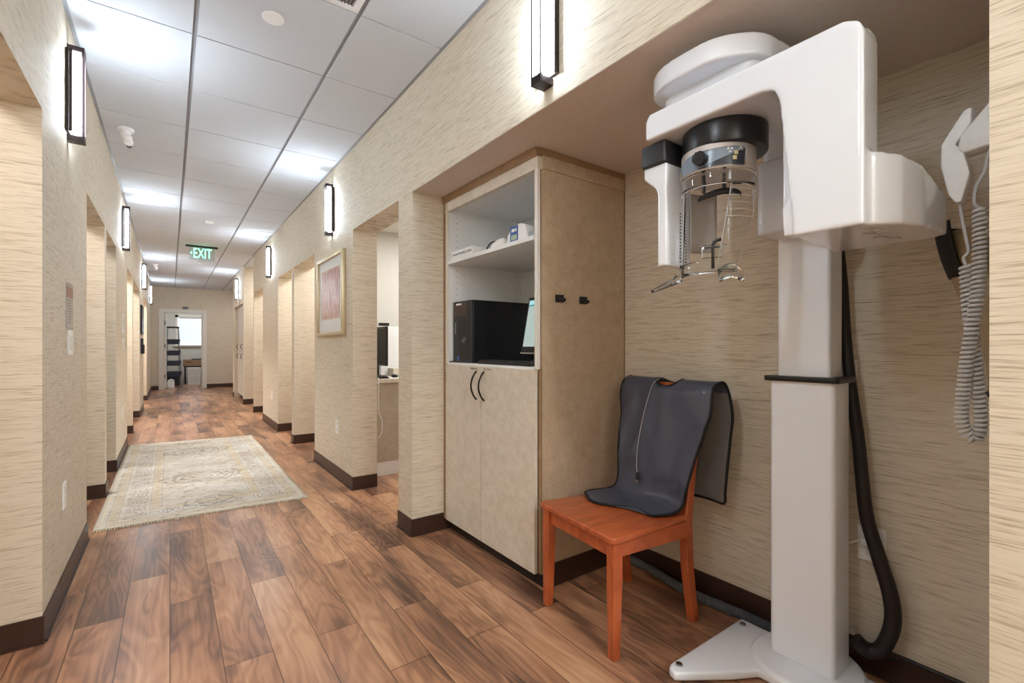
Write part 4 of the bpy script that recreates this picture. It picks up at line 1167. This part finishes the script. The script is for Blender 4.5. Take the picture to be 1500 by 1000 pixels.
# ------------------------------------------------------------------ office desk seen through the first opening
dk = thing('office_desk', 'beige laminate office desk with a white kick panel through the first opening', 'desk', (1.8, 4.2, 0))
obj('worktop', MB().box(1.345, 2.4, 3.90, 4.75, .795, .828, .002), M['lamdoor'], dk)
obj('end_panel', MB().box(1.36, 2.38, 3.93, 3.95, .118, .7945), M['deskpanel'], dk)
obj('kick_panel', MB().box(1.36, 2.38, 3.932, 3.95, .001, .117), M['offwhite'], dk)
tag(recenter(obj('desk_divider', MB().box(1.64, 2.40, 4.42, 4.45, .829, 1.30, .003), M['offwhite'])), 'bright white divider panel standing on the office desk', 'divider')
mn = thing('monitor', 'black monitor seen edge-on on the office desk', 'monitor', (1.60, 4.3, .829))
obj('screen_case', MB().box(1.575, 1.60, 4.12, 4.56, .93, 1.29, .004), M['black'], mn)
obj('screen', MB().box(1.5735, 1.5745, 4.14, 4.54, .95, 1.27), M['dark'], mn)
obj('stand', MB().box(1.57, 1.585, 4.31, 4.37, .829, .9295).box(1.50, 1.63, 4.26, 4.40, .829, .838), M['black'], mn)
tag(recenter(obj('webcam', MB().box(1.585, 1.68, 4.30, 4.335, 1.3015, 1.33, .004), M['black'])), 'black webcam bar on top of the office divider', 'webcam')
kbo = thing('keyboard', 'black keyboard near the edge of the office desk', 'keyboard', (1.46, 4.05, .829))
obj('tray', MB().box(1.40, 1.54, 3.95, 4.25, .829, .845, .003), M['black'], kbo)
obj('keys', MB().box(1.41, 1.53, 3.96, 4.24, .8455, .850, .001), M['dark'], kbo)
tag(recenter(obj('computer_mouse', MB().sph((1.62, 4.02, .846), .03, 1, 1.6, .55), M['black'], smooth='all')), 'black mouse on the office desk', 'mouse')
tag(recenter(obj('papers', MB().box(1.55, 1.74, 3.915, 3.98, .829, .833), M['paper'])), 'loose white papers at the edge of the office desk', 'papers')
tag(recenter(obj('desk_cable', MB().tube([(1.43, 3.915, .84), (1.428, 3.893, .82), (1.428, 3.90, .70), (1.432, 3.905, .56), (1.462, 3.905, .47), (1.458, 3.905, .38), (1.430, 3.905, .33)], .004, 6), M['offwhite'], smooth=60)), 'white cable hanging in front of the desk end panel', 'cable')
of = obj('file_tray', MB().box(1.70, 1.95, 4.25, 4.40, .829, .90, .003), M['lamdoor']); tag(recenter(of), 'beige file tray on the office desk before the divider', 'tray')

# ------------------------------------------------------------------ store room contents
ld = thing('step_ladder', 'tall step ladder with dark wide treads inside the store room', 'ladder', (.08, 16.1, 0))
for sx, s in ((-.05, -1), (.19, 1)):
    obj('rail', MB().tube([(sx+.07*(1 if s > 0 else -1), 15.82, .012), (sx, 16.12, 1.62)], .014, 8, smooth=False), M['steel'], ld, smooth=60)
    obj('rear_rail', MB().tube([(sx+.03*(1 if s > 0 else -1), 16.5, .012), (sx, 16.16, 1.60)], .010, 8, smooth=False), M['steel'], ld, smooth=60)
obj('top_cap', MB().box(-.08, .21, 16.05, 16.25, 1.615, 1.66, .012, 3), M['black'], ld, smooth=50)
for k, z in enumerate((.28, .58, .86, 1.17)):
    w = .15+.07*(1-z/1.62)
    y = 15.82+.3*z/1.62
    obj('step', MB().box(.07-w+.012, .07+w-.012, y, y+.20, z-.0, z+.14, .004), M['navy'], ld)
def simple(name, mb, m_, label, cat, sm=None): return tag(recenter(obj(name, mb, m_, smooth=sm)), label, cat)
sh_ = thing('low_table', 'low dark table under the cardboard carton in the store room', 'table', (.7, 17.0, 0))
obj('tabletop', MB().box(.33, 1.30, 16.75, 17.4, .50, .53), M['dark'], sh_)
for x_, y_ in ((.35, 16.77), (1.26, 16.77), (.35, 17.36), (1.26, 17.36)): obj('leg', MB().box(x_, x_+.03, y_, y_+.03, .001, .4995), M['dark'], sh_)
ctn = thing('cardboard_carton', 'long brown cardboard carton on the low table under the window', 'carton', (.7, 17.0, .531))
obj('carton_body', MB().box(.32, 1.15, 16.80, 17.30, .531, .72, .002), M['card'], ctn)
obj('print', MB().box(.38, .52, 16.798, 16.7995, .64, .66).box(.80, .93, 16.798, 16.7995, .57, .59), M['dark'], ctn)
obj('open_flap', MB().box(.52, 1.15, 16.80, 17.0, .7205, .745), M['dark'], ctn)
wbx = thing('white_carton', 'white printed carton standing on the floor before the low table', 'carton', (.57, 16.6, 0))
obj('carton_body', MB().box(.415, .72, 16.45, 16.70, .001, .49, .003), M['paper'], wbx)
dots = MB()
for (a_, b_) in ((.62, .10), (.66, .15), (.63, .20), (.58, .12), (.50, .08), (.55, .22), (.45, .30), (.60, .30)): dots.box(a_-.012, a_+.012, 16.448, 16.4495, b_-.008, b_+.008)
dots.box(.665, .675, 16.448, 16.4495, .36, .42)
obj('printed_marks', dots, M['steel'], wbx)
simple('printer', MB().box(-.06, .10, 15.80-.3, 15.72, .001, .17, .006), M['offwhite'], 'small white box on the floor just inside the store room door', 'box')
pp = MB()
for i in range(5): pp.sph((-.02+.02*i, 15.6+.03*(i % 2), .195+.012*(i % 3)), .035, 1, 1, .55, 10)
simple('crumpled_paper', pp, M['paper'], 'crumpled white paper on top of the small white box', 'paper', 'all')
simple('equipment_case', MB().box(-.10, .24, 16.62, 16.9, .001, .26, .02).box(-.07, .21, 16.65, 16.87, .2605, .40, .02), M['navy'], 'dark equipment case on the floor between ladder and carton', 'case')

# ------------------------------------------------------------------ lights
def area(name, loc, size, power, rot=(0, 0, 0), col=(1, 1, 1), sizey=None):
    l = bpy.data.lights.new(name, 'AREA'); l.energy = power; l.size = size; l.color = col
    if sizey: l.shape = 'RECTANGLE'; l.size_y = sizey
    o = bpy.data.objects.new(name, l); C.objects.link(o); o.location = loc; o.rotation_euler = rot
    return o
# room lamps on the ceilings of the side rooms
for y, p in ((1.9, 6), (4.1, 8), (5.07, 8), (7.25, 16), (8.6, 16), (11.5, 16)):
    area('room_lamp', (-1.15, y, 2.42), .5, p, col=(1, .98, .95))
for y, p in ((5.33, 8), (6.35, 9), (8.5, 8)):
    area('room_lamp', (1.95, y, 2.38), .5, p, col=(.97, .99, 1))
area('room_lamp', (2.2, 3.8, 2.28), .8, 9, col=(1, .99, .97))
area('room_lamp', (1.9, 9.7, 2.6), .6, 8)
area('room_lamp', (1.9, 13.6, 2.6), .8, 6)
area('room_lamp', (.5, 16.3, 2.58), .8, 8, col=(.95, .98, 1))
# daylight outside the store-room window
area('window_daylight', (.72, 18.1, 1.6), 1.3, 1.3, rot=(math.radians(-90), 0, 0), col=(.9, .95, 1))
# unseen fill light added behind the viewer, then the downlight casting the machine's shadow
area('rear_fill_light', (.3, -2.9, 2.62), 1.2, 25, col=(.88, .97, 1), sizey=1.6)
area('ceiling_downlight', (.66, -1.5, 2.61), .22, 15, col=(.97, .98, .94))

w = bpy.data.worlds.new('World'); sc.world = w; w.use_nodes = True
w.node_tree.nodes['Background'].inputs['Color'].default_value = (.8, .9, 1, 1)
w.node_tree.nodes['Background'].inputs['Strength'].default_value = 1.0

# ------------------------------------------------------------------ camera and colour
cam_ = bpy.data.cameras.new('camera'); cam_.sensor_width = 36; cam_.lens = 36*692.15/1500
cam_.shift_y = 7.45/1500; cam_.clip_start = .02
co_ = bpy.data.objects.new('camera', cam_); C.objects.link(co_)
co_.location = (0, 0, 1.106); co_.rotation_euler = (PI/2, 0, -math.radians(35.9))
sc.camera = co_
sc.view_settings.view_transform = 'Standard'; sc.view_settings.look = 'None'
sc.view_settings.exposure = 1.68; sc.view_settings.gamma = 1; sc.view_settings.use_curve_mapping = False
sc.cycles.use_denoising = True
sc.cycles.max_bounces = 12; sc.cycles.diffuse_bounces = 6; sc.cycles.transmission_bounces = 12
sc.cycles.sample_clamp_indirect = 6
